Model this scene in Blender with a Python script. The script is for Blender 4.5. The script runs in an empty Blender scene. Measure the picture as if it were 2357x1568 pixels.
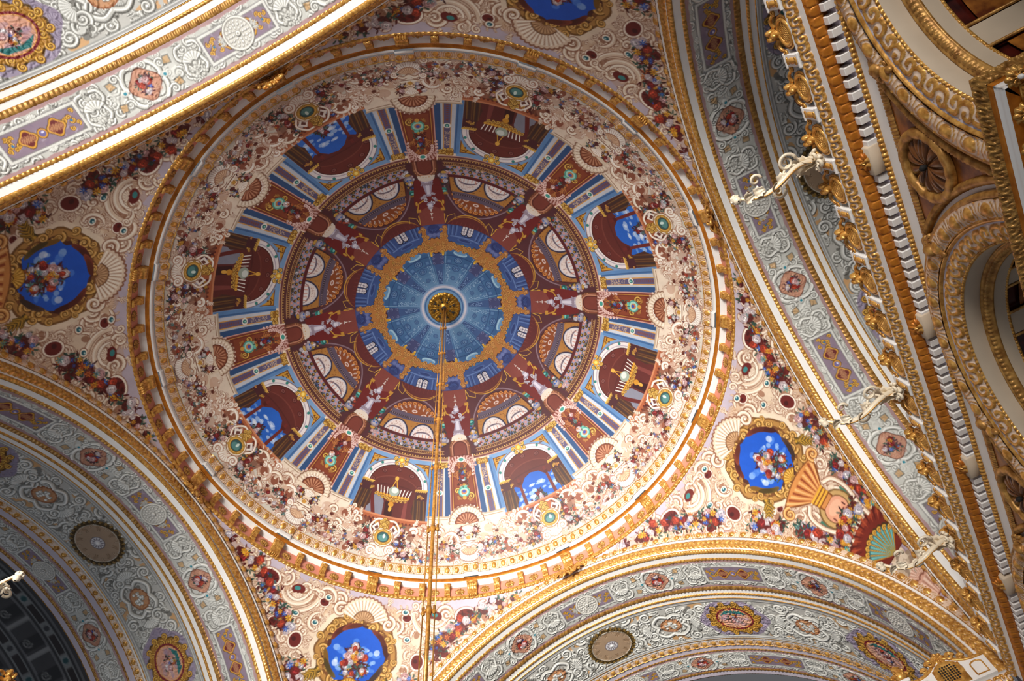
import bpy, math, random
import numpy as np
from math import pi, sin, cos, radians as RAD
rng = np.random.default_rng(7)
COL = bpy.context.scene.collection
SC = bpy.context.scene

# ---------------------------------------------------------------- measures (metres, camera at z = 0)
CAM = (8.938, 5.594, 0.0)
FOC, CA, CB, CR = 1634.25, 3.4214, 1.2100, -0.2118
ZS = 14.42                       # springing of the four great arches
RS, ZDC = 14.581, 18.796         # dome sphere
RP = 17.147                      # pendentive sphere, centre (0,0,ZS)
RA = 11.35                       # soffit radius of the arches
K = RAD(22.5)

# ---------------------------------------------------------------- tagging helpers
def tag(o, label=None, cat=None, group=None, kind=None):
    if label: o['label'] = label
    if cat: o['category'] = cat
    if group: o['group'] = group
    if kind: o['kind'] = kind
    return o
def empty(name, loc=(0, 0, 0), label=None, cat=None, group=None, rot=(0, 0, 0), kind=None):
    o = bpy.data.objects.new(name, None); COL.objects.link(o)
    o.location = loc; o.rotation_euler = rot; o.empty_display_size = .2
    return tag(o, label, cat, group, kind)
def link(name, me, parent=None, mat=None):
    o = bpy.data.objects.new(name, me); COL.objects.link(o)
    if parent is not None: o.parent = parent
    if mat is not None and not me.materials: me.materials.append(mat)
    return o
def copy_tree(o, parent=None):
    c = o.copy(); COL.objects.link(c)
    if parent is not None: c.parent = parent
    for ch in list(o.children): copy_tree(ch, c)
    return c

# ---------------------------------------------------------------- materials
def lin(c):
    c = np.asarray(c, float) / 255.0
    return np.where(c <= .04045, c / 12.92, ((c + .055) / 1.055) ** 2.4)
def mat(name, col, rough=.6, metal=0., var=.0, scale=6., bump=0., col2=None, spec=.5):
    m = bpy.data.materials.new(name); m.use_nodes = True
    nt = m.node_tree; b = nt.nodes['Principled BSDF']
    b.inputs['Roughness'].default_value = rough; b.inputs['Metallic'].default_value = metal
    b.inputs['Specular IOR Level'].default_value = spec
    a = lin(col); c2 = lin(col2) if col2 is not None else a * (1 - var)
    n = nt.nodes.new('ShaderNodeTexNoise'); n.inputs['Scale'].default_value = scale; n.inputs['Detail'].default_value = 6
    tc = nt.nodes.new('ShaderNodeTexCoord'); nt.links.new(tc.outputs['Object'], n.inputs['Vector'])
    r = nt.nodes.new('ShaderNodeValToRGB')
    r.color_ramp.elements[0].position = .35; r.color_ramp.elements[1].position = .65
    r.color_ramp.elements[0].color = (*c2, 1); r.color_ramp.elements[1].color = (*a, 1)
    nt.links.new(n.outputs['Fac'], r.inputs['Fac']); nt.links.new(r.outputs['Color'], b.inputs['Base Color'])
    if bump:
        bp = nt.nodes.new('ShaderNodeBump'); bp.inputs['Strength'].default_value = bump; bp.inputs['Distance'].default_value = .02
        nt.links.new(n.outputs['Fac'], bp.inputs['Height']); nt.links.new(bp.outputs['Normal'], b.inputs['Normal'])
    return m
def mat_paint(name, rough=.55):
    m = bpy.data.materials.new(name); m.use_nodes = True
    nt = m.node_tree; b = nt.nodes['Principled BSDF']; b.inputs['Roughness'].default_value = rough
    b.inputs['Specular IOR Level'].default_value = .3
    at = nt.nodes.new('ShaderNodeVertexColor'); at.layer_name = 'Col'
    n = nt.nodes.new('ShaderNodeTexNoise'); n.inputs['Scale'].default_value = 1.7; n.inputs['Detail'].default_value = 9; n.inputs['Roughness'].default_value = .7
    tc = nt.nodes.new('ShaderNodeTexCoord'); nt.links.new(tc.outputs['Object'], n.inputs['Vector'])
    mr = nt.nodes.new('ShaderNodeMapRange'); mr.inputs[1].default_value = .3; mr.inputs[2].default_value = .7; mr.inputs[3].default_value = .86; mr.inputs[4].default_value = 1.04
    nt.links.new(n.outputs['Fac'], mr.inputs[0])
    mx = nt.nodes.new('ShaderNodeVectorMath'); mx.operation = 'SCALE'
    nt.links.new(at.outputs['Color'], mx.inputs[0]); nt.links.new(mr.outputs[0], mx.inputs['Scale'])
    nt.links.new(mx.outputs[0], b.inputs['Base Color'])
    return m
def mat_gold2():
    m = mat('gilding on plaster', (226, 174, 92), .36, .4, scale=9, col2=(172, 116, 46), bump=.2); nt = m.node_tree; b = nt.nodes['Principled BSDF']
    at = nt.nodes.new('ShaderNodeVertexColor'); at.layer_name = 'Col'; sp = nt.nodes.new('ShaderNodeSeparateColor'); nt.links.new(at.outputs['Color'], sp.inputs[0])
    rp = nt.nodes.new('ShaderNodeMapRange'); rp.inputs[1].default_value = .04; rp.inputs[2].default_value = .16; nt.links.new(sp.outputs[0], rp.inputs[0])
    mx = nt.nodes.new('ShaderNodeMix'); mx.data_type = 'RGBA'; mx.inputs[6].default_value = (*lin((220, 196, 176)), 1)
    src = b.inputs['Base Color'].links[0].from_socket; nt.links.new(rp.outputs[0], mx.inputs[0]); nt.links.new(src, mx.inputs[7]); nt.links.new(mx.outputs[2], b.inputs['Base Color'])
    mm = nt.nodes.new('ShaderNodeMath'); mm.operation = 'MULTIPLY'; mm.inputs[1].default_value = .45; nt.links.new(rp.outputs[0], mm.inputs[0]); nt.links.new(mm.outputs[0], b.inputs['Metallic'])
    return m
M = dict(
    gold2=mat_gold2(),
    gold=mat('gilding', (226, 174, 92), .34, .42, scale=9, col2=(172, 116, 46), bump=.25),
    gold_dull=mat('dull gilding', (196, 148, 78), .42, .4, scale=7, col2=(140, 94, 40), bump=.25),
    orange=mat('orange gilding', (205, 128, 40), .45, .35, scale=5, col2=(168, 96, 22), bump=.2),
    white=mat('white plaster', (236, 233, 230), .5, scale=2, var=.06),
    lilac=mat('lilac plaster', (196, 186, 198), .6, scale=2, var=.08),
    mauve=mat('mauve plaster', (150, 122, 128), .6, scale=3, var=.15),
    pink=mat('pink frieze', (216, 140, 118), .6, scale=2.5, var=.1),
    beige=mat('beige plaster', (196, 178, 156), .65, scale=2, var=.08),
    cream=mat('cream enamel', (232, 218, 194), .35, scale=4, var=.1),
    marble=mat('brown marble', (158, 92, 34), .25, scale=3.5, col2=(96, 48, 16)),
    red=mat('dark red marble', (84, 26, 18), .25, scale=3, col2=(30, 10, 8)),
    ochre=mat('veined ochre marble', (168, 104, 40), .3, scale=4, col2=(90, 40, 14)),
    wood=mat('polished brown stone', (120, 74, 36), .22, scale=2.5, col2=(84, 46, 20)),
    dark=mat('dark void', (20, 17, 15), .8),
    slate=mat('dark slate paint', (66, 64, 66), .7, scale=1.5, var=.4),
    teal=mat('teal enamel', (22, 74, 72), .3),
    brass=mat('polished brass', (210, 154, 78), .3, .45, scale=14, col2=(168, 112, 48)),
    bronze=mat('dark gilt bronze', (176, 128, 44), .34, .7, scale=16, col2=(110, 74, 20), bump=.3),
    paint=mat_paint('fresco'), relief=mat_paint('painted stucco', .5),
)

# ---------------------------------------------------------------- mesh helpers
def mesh_arrays(name, V, F4, col=None, smooth=True):
    me = bpy.data.meshes.new(name)
    V = np.ascontiguousarray(V, np.float32); F4 = np.ascontiguousarray(F4, np.int32)
    n = len(F4)
    me.vertices.add(len(V)); me.vertices.foreach_set('co', V.ravel())
    me.loops.add(n * 4); me.loops.foreach_set('vertex_index', F4.ravel())
    me.polygons.add(n); me.polygons.foreach_set('loop_start', np.arange(0, n * 4, 4, dtype=np.int32))
    me.polygons.foreach_set('loop_total', np.full(n, 4, np.int32))
    if smooth: me.polygons.foreach_set('use_smooth', np.ones(n, bool))
    me.update(calc_edges=True)
    if col is not None:
        ca = me.color_attributes.new('Col', 'BYTE_COLOR', 'POINT')
        c4 = np.ones((len(V), 4), np.float32); c4[:, :3] = np.clip(col.reshape(-1, 3) / 255.0, 0, 1)
        ca.data.foreach_set('color_srgb', c4.ravel())
    return me
def grid_faces(h, w, closed=False, keep=None):
    i = np.arange(h - 1)[:, None]; j = np.arange(w if closed else w - 1)[None, :]; j2 = (j + 1) % w
    F = np.stack(np.broadcast_arrays(i * w + j, i * w + j2, (i + 1) * w + j2, (i + 1) * w + j), -1)
    if keep is not None: F = F[keep]
    return F.reshape(-1, 4)
AIM = np.array([0, 0, 6.0])
def orient(P, F, aim):
    a, b, d = P[F[:, 0]], P[F[:, 1]], P[F[:, 3]]
    m = len(F) // 2; s = slice(m, m + 200)
    n = np.cross(b[s] - a[s], d[s] - a[s]); dirv = np.asarray(aim) - a[s]
    return F if (n * dirv).sum() > 0 else F[:, ::-1]
def grid(name, P, parent=None, m='paint', col=None, H=None, closed=False, keep=None, aim=AIM, smooth=True):
    """P[h,w,3] surface, optional height map H (metres, toward aim)."""
    h, w, _ = P.shape
    F = grid_faces(h, w, closed, keep)
    if m == 'gold2' and H is not None: col = np.repeat(((H - H.min()) / (np.ptp(H) + 1e-9) * 255)[..., None], 3, -1)
    if H is not None:
        du = (np.roll(P, -1, 1) - np.roll(P, 1, 1)) if closed else np.gradient(P, axis=1)
        dv = np.gradient(P, axis=0)
        N = np.cross(du, dv); N /= np.linalg.norm(N, axis=2, keepdims=True) + 1e-9
        mm = (N * (np.asarray(aim) - P)).sum(2).mean()
        P = P + N * (H * (1 if mm > 0 else -1))[..., None]
    V = P.reshape(-1, 3); F = orient(V, F, aim)
    me = mesh_arrays(name, V, F, col, smooth)
    return link(name, me, parent, M[m])
class MB:
    """collects quads/tris of several shapes into one mesh"""
    def __init__(s): s.v = []; s.f = []; s.n = 0
    def add(s, V, F):
        s.v.append(np.asarray(V, float)); s.f += [tuple(int(i) + s.n for i in f) for f in F]; s.n += len(V)
    def box(s, lo, hi, bev=0.):
        x0, y0, z0 = lo; x1, y1, z1 = hi; b = min(bev, (x1 - x0) / 3, (y1 - y0) / 3, (z1 - z0) / 3)
        if b <= 0:
            V = [(x, y, z) for z in (z0, z1) for y in (y0, y1) for x in (x0, x1)]
            s.add(V, [(0, 2, 3, 1), (4, 5, 7, 6), (0, 1, 5, 4), (2, 6, 7, 3), (0, 4, 6, 2), (1, 3, 7, 5)]); return
        def ring(z, i): return [(x0 + i, y0 + b + i * 0, z), (x0 + b + i * 0, y0 + i, z), (x1 - b, y0 + i, z), (x1 - i, y0 + b, z), (x1 - i, y1 - b, z), (x1 - b, y1 - i, z), (x0 + b, y1 - i, z), (x0 + i, y1 - b, z)]
        R = ring(z0, b) + ring(z0 + b, 0) + ring(z1 - b, 0) + ring(z1, b)
        F = [tuple(range(7, -1, -1)), tuple(range(24, 32))]
        for k in range(3):
            for i in range(8): F.append((k * 8 + i, k * 8 + (i + 1) % 8, k * 8 + 8 + (i + 1) % 8, k * 8 + 8 + i))
        s.add(R, F)
    def tube(s, pts, rad, n=8, cap=True):
        pts = np.asarray(pts, float); m = len(pts); rad = np.broadcast_to(np.asarray(rad, float), (m,))
        T = np.gradient(pts, axis=0); T /= np.linalg.norm(T, axis=1, keepdims=True) + 1e-9
        u = np.cross(T[0], (0, 0, 1.)); u = u if np.linalg.norm(u) > .1 else np.cross(T[0], (1., 0, 0)); u /= np.linalg.norm(u)
        V = []; a = np.arange(n) * 2 * pi / n
        for i in range(m):
            u = u - T[i] * (u @ T[i]); u /= np.linalg.norm(u) + 1e-9; w = np.cross(T[i], u)
            V.append(pts[i] + rad[i] * (np.cos(a)[:, None] * u + np.sin(a)[:, None] * w))
        F = [(i * n + j, i * n + (j + 1) % n, (i + 1) * n + (j + 1) % n, (i + 1) * n + j) for i in range(m - 1) for j in range(n)]
        if cap: F += [tuple(range(n - 1, -1, -1)), tuple(range((m - 1) * n, m * n))]
        s.add(np.concatenate(V), F)
    def ball(s, c, r, nu=10, nv=6):
        r = np.broadcast_to(np.asarray(r, float), (3,)); V = []
        for i in range(nv + 1):
            t = pi * i / nv
            for j in range(nu):
                a = 2 * pi * j / nu; V.append((c[0] + r[0] * sin(t) * cos(a), c[1] + r[1] * sin(t) * sin(a), c[2] + r[2] * cos(t)))
        s.add(V, [(i * nu + j, i * nu + (j + 1) % nu, (i + 1) * nu + (j + 1) % nu, (i + 1) * nu + j) for i in range(nv) for j in range(nu)])
    def lathe(s, prof, n=24, c=(0, 0, 0), axis='z'):
        V = []
        for r, z in prof:
            for j in range(n):
                a = 2 * pi * j / n; p = (r * cos(a), r * sin(a), z)
                if axis == 'y': p = (p[0], p[2], p[1])
                V.append((p[0] + c[0], p[1] + c[1], p[2] + c[2]))
        s.add(V, [(i * n + j, i * n + (j + 1) % n, (i + 1) * n + (j + 1) % n, (i + 1) * n + j) for i in range(len(prof) - 1) for j in range(n)])
    def surf(s, P):
        h, w, _ = P.shape; s.add(P.reshape(-1, 3), grid_faces(h, w))
    def mesh(s, name, smooth=True):
        me = bpy.data.meshes.new(name); me.from_pydata([tuple(p) for p in np.concatenate(s.v)], [], s.f)
        if smooth: me.polygons.foreach_set('use_smooth', np.ones(len(me.polygons), bool))
        me.update(); return me
    def build(s, name, m, parent=None, smooth=True): return link(name, s.mesh(name, smooth), parent, M[m])

# ---------------------------------------------------------------- paint: a polygon rasteriser into colour + height fields
class Cv:
    """colour field; to_cell maps local metric points to (col,row) cells"""
    def __init__(s, nu, nv, ground, wrap=False):
        s.C = np.empty((nv, nu, 3), np.float32); s.C[:] = ground; s.H = np.zeros((nv, nu), np.float32)
        s.nu, s.nv, s.wrap = nu, nv, wrap; s.fr = None
    def poly(s, pts, col, a=1., h=None):
        q = s.fr(np.asarray(pts, float))
        s._fill(q, col, a, h)
        if s.wrap:
            if q[:, 0].min() < 0: s._fill(q + (s.nu, 0), col, a, h)
            if q[:, 0].max() > s.nu: s._fill(q - (s.nu, 0), col, a, h)
    def _fill(s, q, col, al, h):
        x = np.clip(q[:, 0], 0, s.nu - .001); y = q[:, 1]
        if x.max() - x.min() < 1e-3: return
        SS = 3
        r0 = max(int(math.floor(y.min())), 0); r1 = min(int(math.ceil(y.max())), s.nv)
        if r1 <= r0: return
        c0 = int(x.min()); c1 = int(x.max()) + 2
        Y0 = (y - r0) * SS - .5; Y1 = np.roll(Y0, -1); X1 = np.roll(x, -1)
        nr = (r1 - r0) * SS
        up = Y1 > Y0; ya = np.where(up, Y0, Y1); yb = np.where(up, Y1, Y0)
        ia = np.clip(np.ceil(ya), 0, nr).astype(int); ib = np.clip(np.ceil(yb), 0, nr).astype(int)
        cnt = ib - ia; tot = int(cnt.sum())
        if tot == 0: return
        e = np.repeat(np.arange(len(x)), cnt)
        row = np.arange(tot) - np.repeat(np.cumsum(cnt) - cnt, cnt) + ia[e]
        dy = Y1[e] - Y0[e]
        xx = x[e] + (X1[e] - x[e]) * (row - Y0[e]) / dy
        d = np.where(up[e], 1, -1)
        o = np.lexsort((xx, row)); row, xx, d = row[o], xx[o], d[o]
        cs = np.cumsum(d); prev = cs - d
        sg = (cs != 0).astype(int) - (prev != 0).astype(int)
        k = sg != 0; row, xx, sg = row[k], xx[k] - c0, sg[k]
        w = c1 - c0 + 1
        B = np.zeros((nr, w + 1), np.float32); p = xx.astype(int); f = xx - p
        np.add.at(B, (row, p), sg * (1 - f)); np.add.at(B, (row, p + 1), sg * f)
        cov = np.cumsum(B, 1).reshape(r1 - r0, SS, w + 1).mean(1)
        ww = min(s.nu - c0, w); cov = np.clip(cov[:, :ww], 0, 1) * al
        T = s.C[r0:r1, c0:c0 + ww]; T += (np.asarray(col, np.float32) - T) * cov[..., None]
        if h is not None: t = s.H[r0:r1, c0:c0 + ww]; t += (h - t) * cov

class Pen:
    """local drawing frame with scale / rotation / mirror, x right, y up (metres)"""
    def __init__(s, cv, place, sc=1., rot=0., mir=False): s.cv, s.pl, s.sc, s.rot, s.mir = cv, place, sc, rot, mir
    def at(s, x, y, sc=1., rot=0., mir=False):
        p0 = s.T(np.array([[x, y]]))[0]
        r2 = s.rot + (-rot if s.mir else rot)
        q = Pen(s.cv, s.pl, s.sc * sc, r2, s.mir != mir); q.o = p0; return q
    o = np.zeros(2)
    def T(s, P):
        P = np.asarray(P, float) * s.sc
        if s.mir: P = P * (-1, 1)
        c, n = cos(s.rot), sin(s.rot)
        return s.o + np.stack([P[:, 0] * c - P[:, 1] * n, P[:, 0] * n + P[:, 1] * c], 1)
    def poly(s, pts, col, a=1., h=None):
        s.cv.fr = s.pl; s.cv.poly(s.T(pts), col, a, h)
    def ell(s, x, y, rx, ry, col, rot=0., n=18, a=1., h=None):
        t = np.arange(n) * 2 * pi / n; c, q = cos(rot), sin(rot); X = rx * np.cos(t); Y = ry * np.sin(t)
        s.poly(np.stack([x + X * c - Y * q, y + X * q + Y * c], 1), col, a, h)
    def rect(s, x0, y0, x1, y1, col, a=1., h=None, n=1):
        xs = np.linspace(x0, x1, n + 1)
        s.poly(np.concatenate([np.stack([xs, 0 * xs + y0], 1), np.stack([xs[::-1], 0 * xs + y1], 1)]), col, a, h)
    def rib(s, P, w, col, a=1., h=None, off=0.):
        P = np.asarray(P, float); w = np.broadcast_to(np.asarray(w, float), (len(P),))
        T = np.gradient(P, axis=0); T /= np.linalg.norm(T, axis=1, keepdims=True) + 1e-9
        N = np.stack([-T[:, 1], T[:, 0]], 1); Q = P + N * off
        s.poly(np.concatenate([Q + N * w[:, None] / 2, (Q - N * w[:, None] / 2)[::-1]]), col, a, h)
    # ---- motifs.  pal = (outline, body, light)
    def stroke(s, P, w, pal, h=None):
        P = np.asarray(P, float); w = np.broadcast_to(np.asarray(w, float), (len(P),))
        if len(P) < 7:
            n = len(P); Q = np.concatenate([2 * P[:1] - P[1:2], P, 2 * P[-1:] - P[-2:-1]]); u = np.linspace(0, n - 1.001, 16); i = u.astype(int); f = (u - i)[:, None]
            a, b, c, d = Q[i], Q[i + 1], Q[i + 2], Q[i + 3]; w = np.interp(u, np.arange(n), w)
            P = .5 * (2 * b + (c - a) * f + (2 * a - 5 * b + 4 * c - d) * f ** 2 + (3 * b - a - 3 * c + d) * f ** 3)
        s.rib(P, w * 1.55, pal[0], h=0 if h is not None else None); s.rib(P, w, pal[1], h=h)
        s.rib(P, w * .42, pal[2], off=w.mean() * .16, h=None if h is None else h * 1.3)
    def spiral(s, R, turns, w, pal, h=None, n=26):
        t = np.linspace(0, 1, n); r = R * (1 - .86 * t); a = 2 * pi * turns * t
        P = np.stack([R - r * np.cos(a), r * np.sin(a)], 1)
        s.stroke(P, w * (1 - .45 * t), pal, h); s.ell(R, 0, w * .6, w * .6, pal[0], n=10, a=.8); s.ell(R, 0, w * .42, w * .42, pal[2], n=10, h=h)
    def leafc(s, L, pal, n=5, w=.22, curl=.8, h=None):
        """acanthus spray: spine that curls, with lobes"""
        t = np.linspace(0, 1, 12); a = curl * t * t * pi * .5
        P = np.cumsum(np.stack([np.cos(a), np.sin(a)], 1), 0) * L / 12
        s.stroke(P, w * L * (1 - .75 * t) + .01, pal, h)
        for i in range(n):
            k = 2 + int(i * 9 / n)
            for sd in (1, -1):
                b = a[k] + sd * 1.0; l = L * .34 * (1 - .5 * i / n)
                q = P[k] + np.outer(np.linspace(0, 1, 5), (cos(b), sin(b))) * l + np.outer(np.linspace(0, 1, 5) ** 2, (cos(a[k]), sin(a[k]))) * l * .5
                s.stroke(q, np.linspace(.13, .05, 5) * L * .8, pal, h)
    def shell(s, R, pal, ribs=9, spread=2.4, h=None, inner=.25):
        a = np.linspace(pi / 2 - spread / 2, pi / 2 + spread / 2, ribs * 4 + 1)
        rr = R * (1 + .06 * np.abs(np.sin((np.arange(len(a))) * pi / 4)))
        E = np.stack([rr * np.cos(a), rr * np.sin(a)], 1)
        I = np.stack([R * inner * np.cos(a), R * inner * np.sin(a)], 1)
        s.poly(np.concatenate([E * 1.07, (I * .8)[::-1]]), pal[0]); s.poly(np.concatenate([E, I[::-1]]), pal[1], h=h)
        for i in range(ribs):
            b = pi / 2 - spread / 2 + spread * (i + .5) / ribs; d = np.array((cos(b), sin(b)))
            s.rib(np.outer(np.linspace(inner, .95, 4), d) * R, np.linspace(.02, .42 * spread / ribs, 4) * R, pal[2], h=None if h is None else h * 1.4)
            b += spread / ribs / 2; d = np.array((cos(b), sin(b)))
            s.rib(np.outer(np.linspace(inner, .93, 4), d) * R, np.linspace(.01, .13 * spread / ribs, 4) * R, pal[0], a=.8)
    def rose(s, R, c):
        c = np.asarray(c, float); d = c * .55; l = np.minimum(c * 1.25 + 15, 250)
        for i in range(6): a = i * pi / 3 + .3; s.ell(R * .5 * cos(a), R * .5 * sin(a), R * .55, R * .5, c * (.82 if i % 2 else .95), n=12)
        s.ell(0, 0, R * .62, R * .6, d, n=14)
        for i in range(4): a = i * pi / 2 + .9; s.ell(R * .2 * cos(a), R * .2 * sin(a), R * .42, R * .34, l if i < 2 else c, rot=a, n=12)
        s.ell(R * .05, 0, R * .26, R * .22, d, n=10); s.ell(R * .02, R * .06, R * .13, R * .1, l, n=8)
    def daisy(s, R, c, eye=(214, 160, 40), n=9):
        c = np.asarray(c, float)
        for i in range(n): a = 2 * pi * i / n; s.ell(R * .6 * cos(a), R * .6 * sin(a), R * .42, R * .19, c * (.85 + .15 * (i % 2)), rot=a, n=10)
        s.ell(0, 0, R * .25, R * .25, eye, n=10)
    def sprig(s, R, c):
        for a in rng.uniform(0, 2 * pi, 3):
            s.ell(R * .7 * cos(a), R * .7 * sin(a), R * .55, R * .17, np.asarray(c) * rng.uniform(.7, 1.2), rot=a, n=10)
    def bouquet(s, pts, R, dens=1., dark=(84, 26, 26)):
        """flowers along a path; pts list of (x,y,radius)"""
        for x, y, r in pts:
            for _ in range(int(9 * dens)):
                a, q = rng.uniform(0, 2 * pi), r * rng.uniform(.5, 1.15)
                s.at(x + q * cos(a), y + q * sin(a)).sprig(R * 1.1, dark if rng.random() < .6 else (52, 80, 70))
            s.ell(x, y, r * .8, r * .75, dark, n=12, a=.85)
        for x, y, r in pts:
            for _ in range(max(2, int(6.5 * dens * (r / R) ** 1.3 * .35))):
                a, q = rng.uniform(0, 2 * pi), r * np.sqrt(rng.random()) * .95
                f = s.at(x + q * cos(a), y + q * sin(a), rot=rng.uniform(0, 6)); z = R * rng.uniform(.55, 1.1)
                t = rng.random()
                if t < .3: f.rose(z * 1.1, [(196, 186, 200), (214, 196, 200), (206, 160, 160)][rng.integers(3)])
                elif t < .5: f.daisy(z * .85, (236, 178, 52), (190, 110, 30), 7)
                elif t < .67: f.daisy(z * .8, (38, 78, 178), (90, 140, 220), 6)
                elif t < .82: f.rose(z, [(132, 34, 36), (170, 60, 40)][rng.integers(2)])
                elif t < .92: f.daisy(z * .8, (218, 118, 56), (150, 60, 30), 6)
                else: f.daisy(z * .8, (90, 150, 150), (60, 100, 110), 6)

CREAM = ((150, 96, 72), (232, 210, 184), (250, 240, 226))
CREAM2 = ((176, 118, 92), (240, 224, 204), (253, 248, 240))
GOLDP = ((96, 58, 18), (190, 136, 44), (232, 188, 92))
BRONZ = ((92, 50, 20), (184, 116, 48), (226, 164, 86))
GRIS = ((112, 110, 108), (214, 214, 210), (246, 246, 243))
WINE, MAROON = (98, 36, 32), (70, 24, 24)

# ================================================================= DOME
def s_of(r): return RS * np.arcsin(np.minimum(np.asarray(r, float) / RS, 1))
def r_of(s): return RS * np.sin(np.asarray(s, float) / RS)
def sphere_pt(k, s):
    r = RS * np.sin(s / RS); return np.stack([r * np.cos(k * K), r * np.sin(k * K), ZDC + RS * np.cos(s / RS)], -1)
class Zone:
    sat, gain = .88, .97
    """ring of the dome between two radii, painted over one quarter (k -1..3) and repeated four times"""
    def __init__(s, r0, r1, nu, nv, ground):
        s.s0, s.s1 = float(s_of(r0)), float(s_of(r1)); s.nu, s.nv = nu, nv; s.cv = Cv(nu, nv, ground, True)
    def pen(s, k, r):
        sc = float(s_of(r))
        def place(P):
            ss = sc - P[:, 1]; kk = k + P[:, 0] / np.maximum(r_of(ss), .05) / K
            return np.stack([(kk + 1) / 4 * s.nu, (ss - s.s0) / (s.s1 - s.s0) * s.nv], 1)
        return Pen(s.cv, place)
    def kr(s, pts, col, a=1., h=None, n=6):
        """polygon in (k, r)"""
        Q = []
        for (k0, r0), (k1, r1) in zip(pts, pts[1:] + pts[:1]):
            for t in np.arange(n) / n: Q.append((k0 + (k1 - k0) * t, r0 + (r1 - r0) * t))
        Q = np.array(Q)
        s.cv.fr = lambda P: np.stack([(P[:, 0] + 1) / 4 * s.nu, (s_of(P[:, 1]) - s.s0) / (s.s1 - s.s0) * s.nv], 1)
        s.cv.poly(Q, col, a, h)
    def band(s, r0, r1, col, a=1.): s.kr([(-1, r0), (3, r0), (3, r1), (-1, r1)], col, a)
    def mesh(s, name, parent):
        nu, nv = s.nu * 4, s.nv
        k = -1 + (np.arange(nu) + .5) * 16 / nu; ss = s.s0 + np.linspace(0, 1, nv) * (s.s1 - s.s0)
        kk, SS = np.meshgrid(k, ss)
        g = s.cv.C.mean(2, keepdims=True); C = np.tile((g + (s.cv.C - g) * s.sat) * s.gain, (1, 4, 1)); Hm = np.tile(s.cv.H, (1, 4))
        return grid(name, sphere_pt(kk, SS), parent, 'paint', C, Hm if Hm.max() > 0 else None, closed=True)

dome = empty('ceiling', (0, 0, 0), 'large painted dome with a blue canopy crown above colonnades, flowers and cream scrolls', 'dome', kind='structure')

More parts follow.
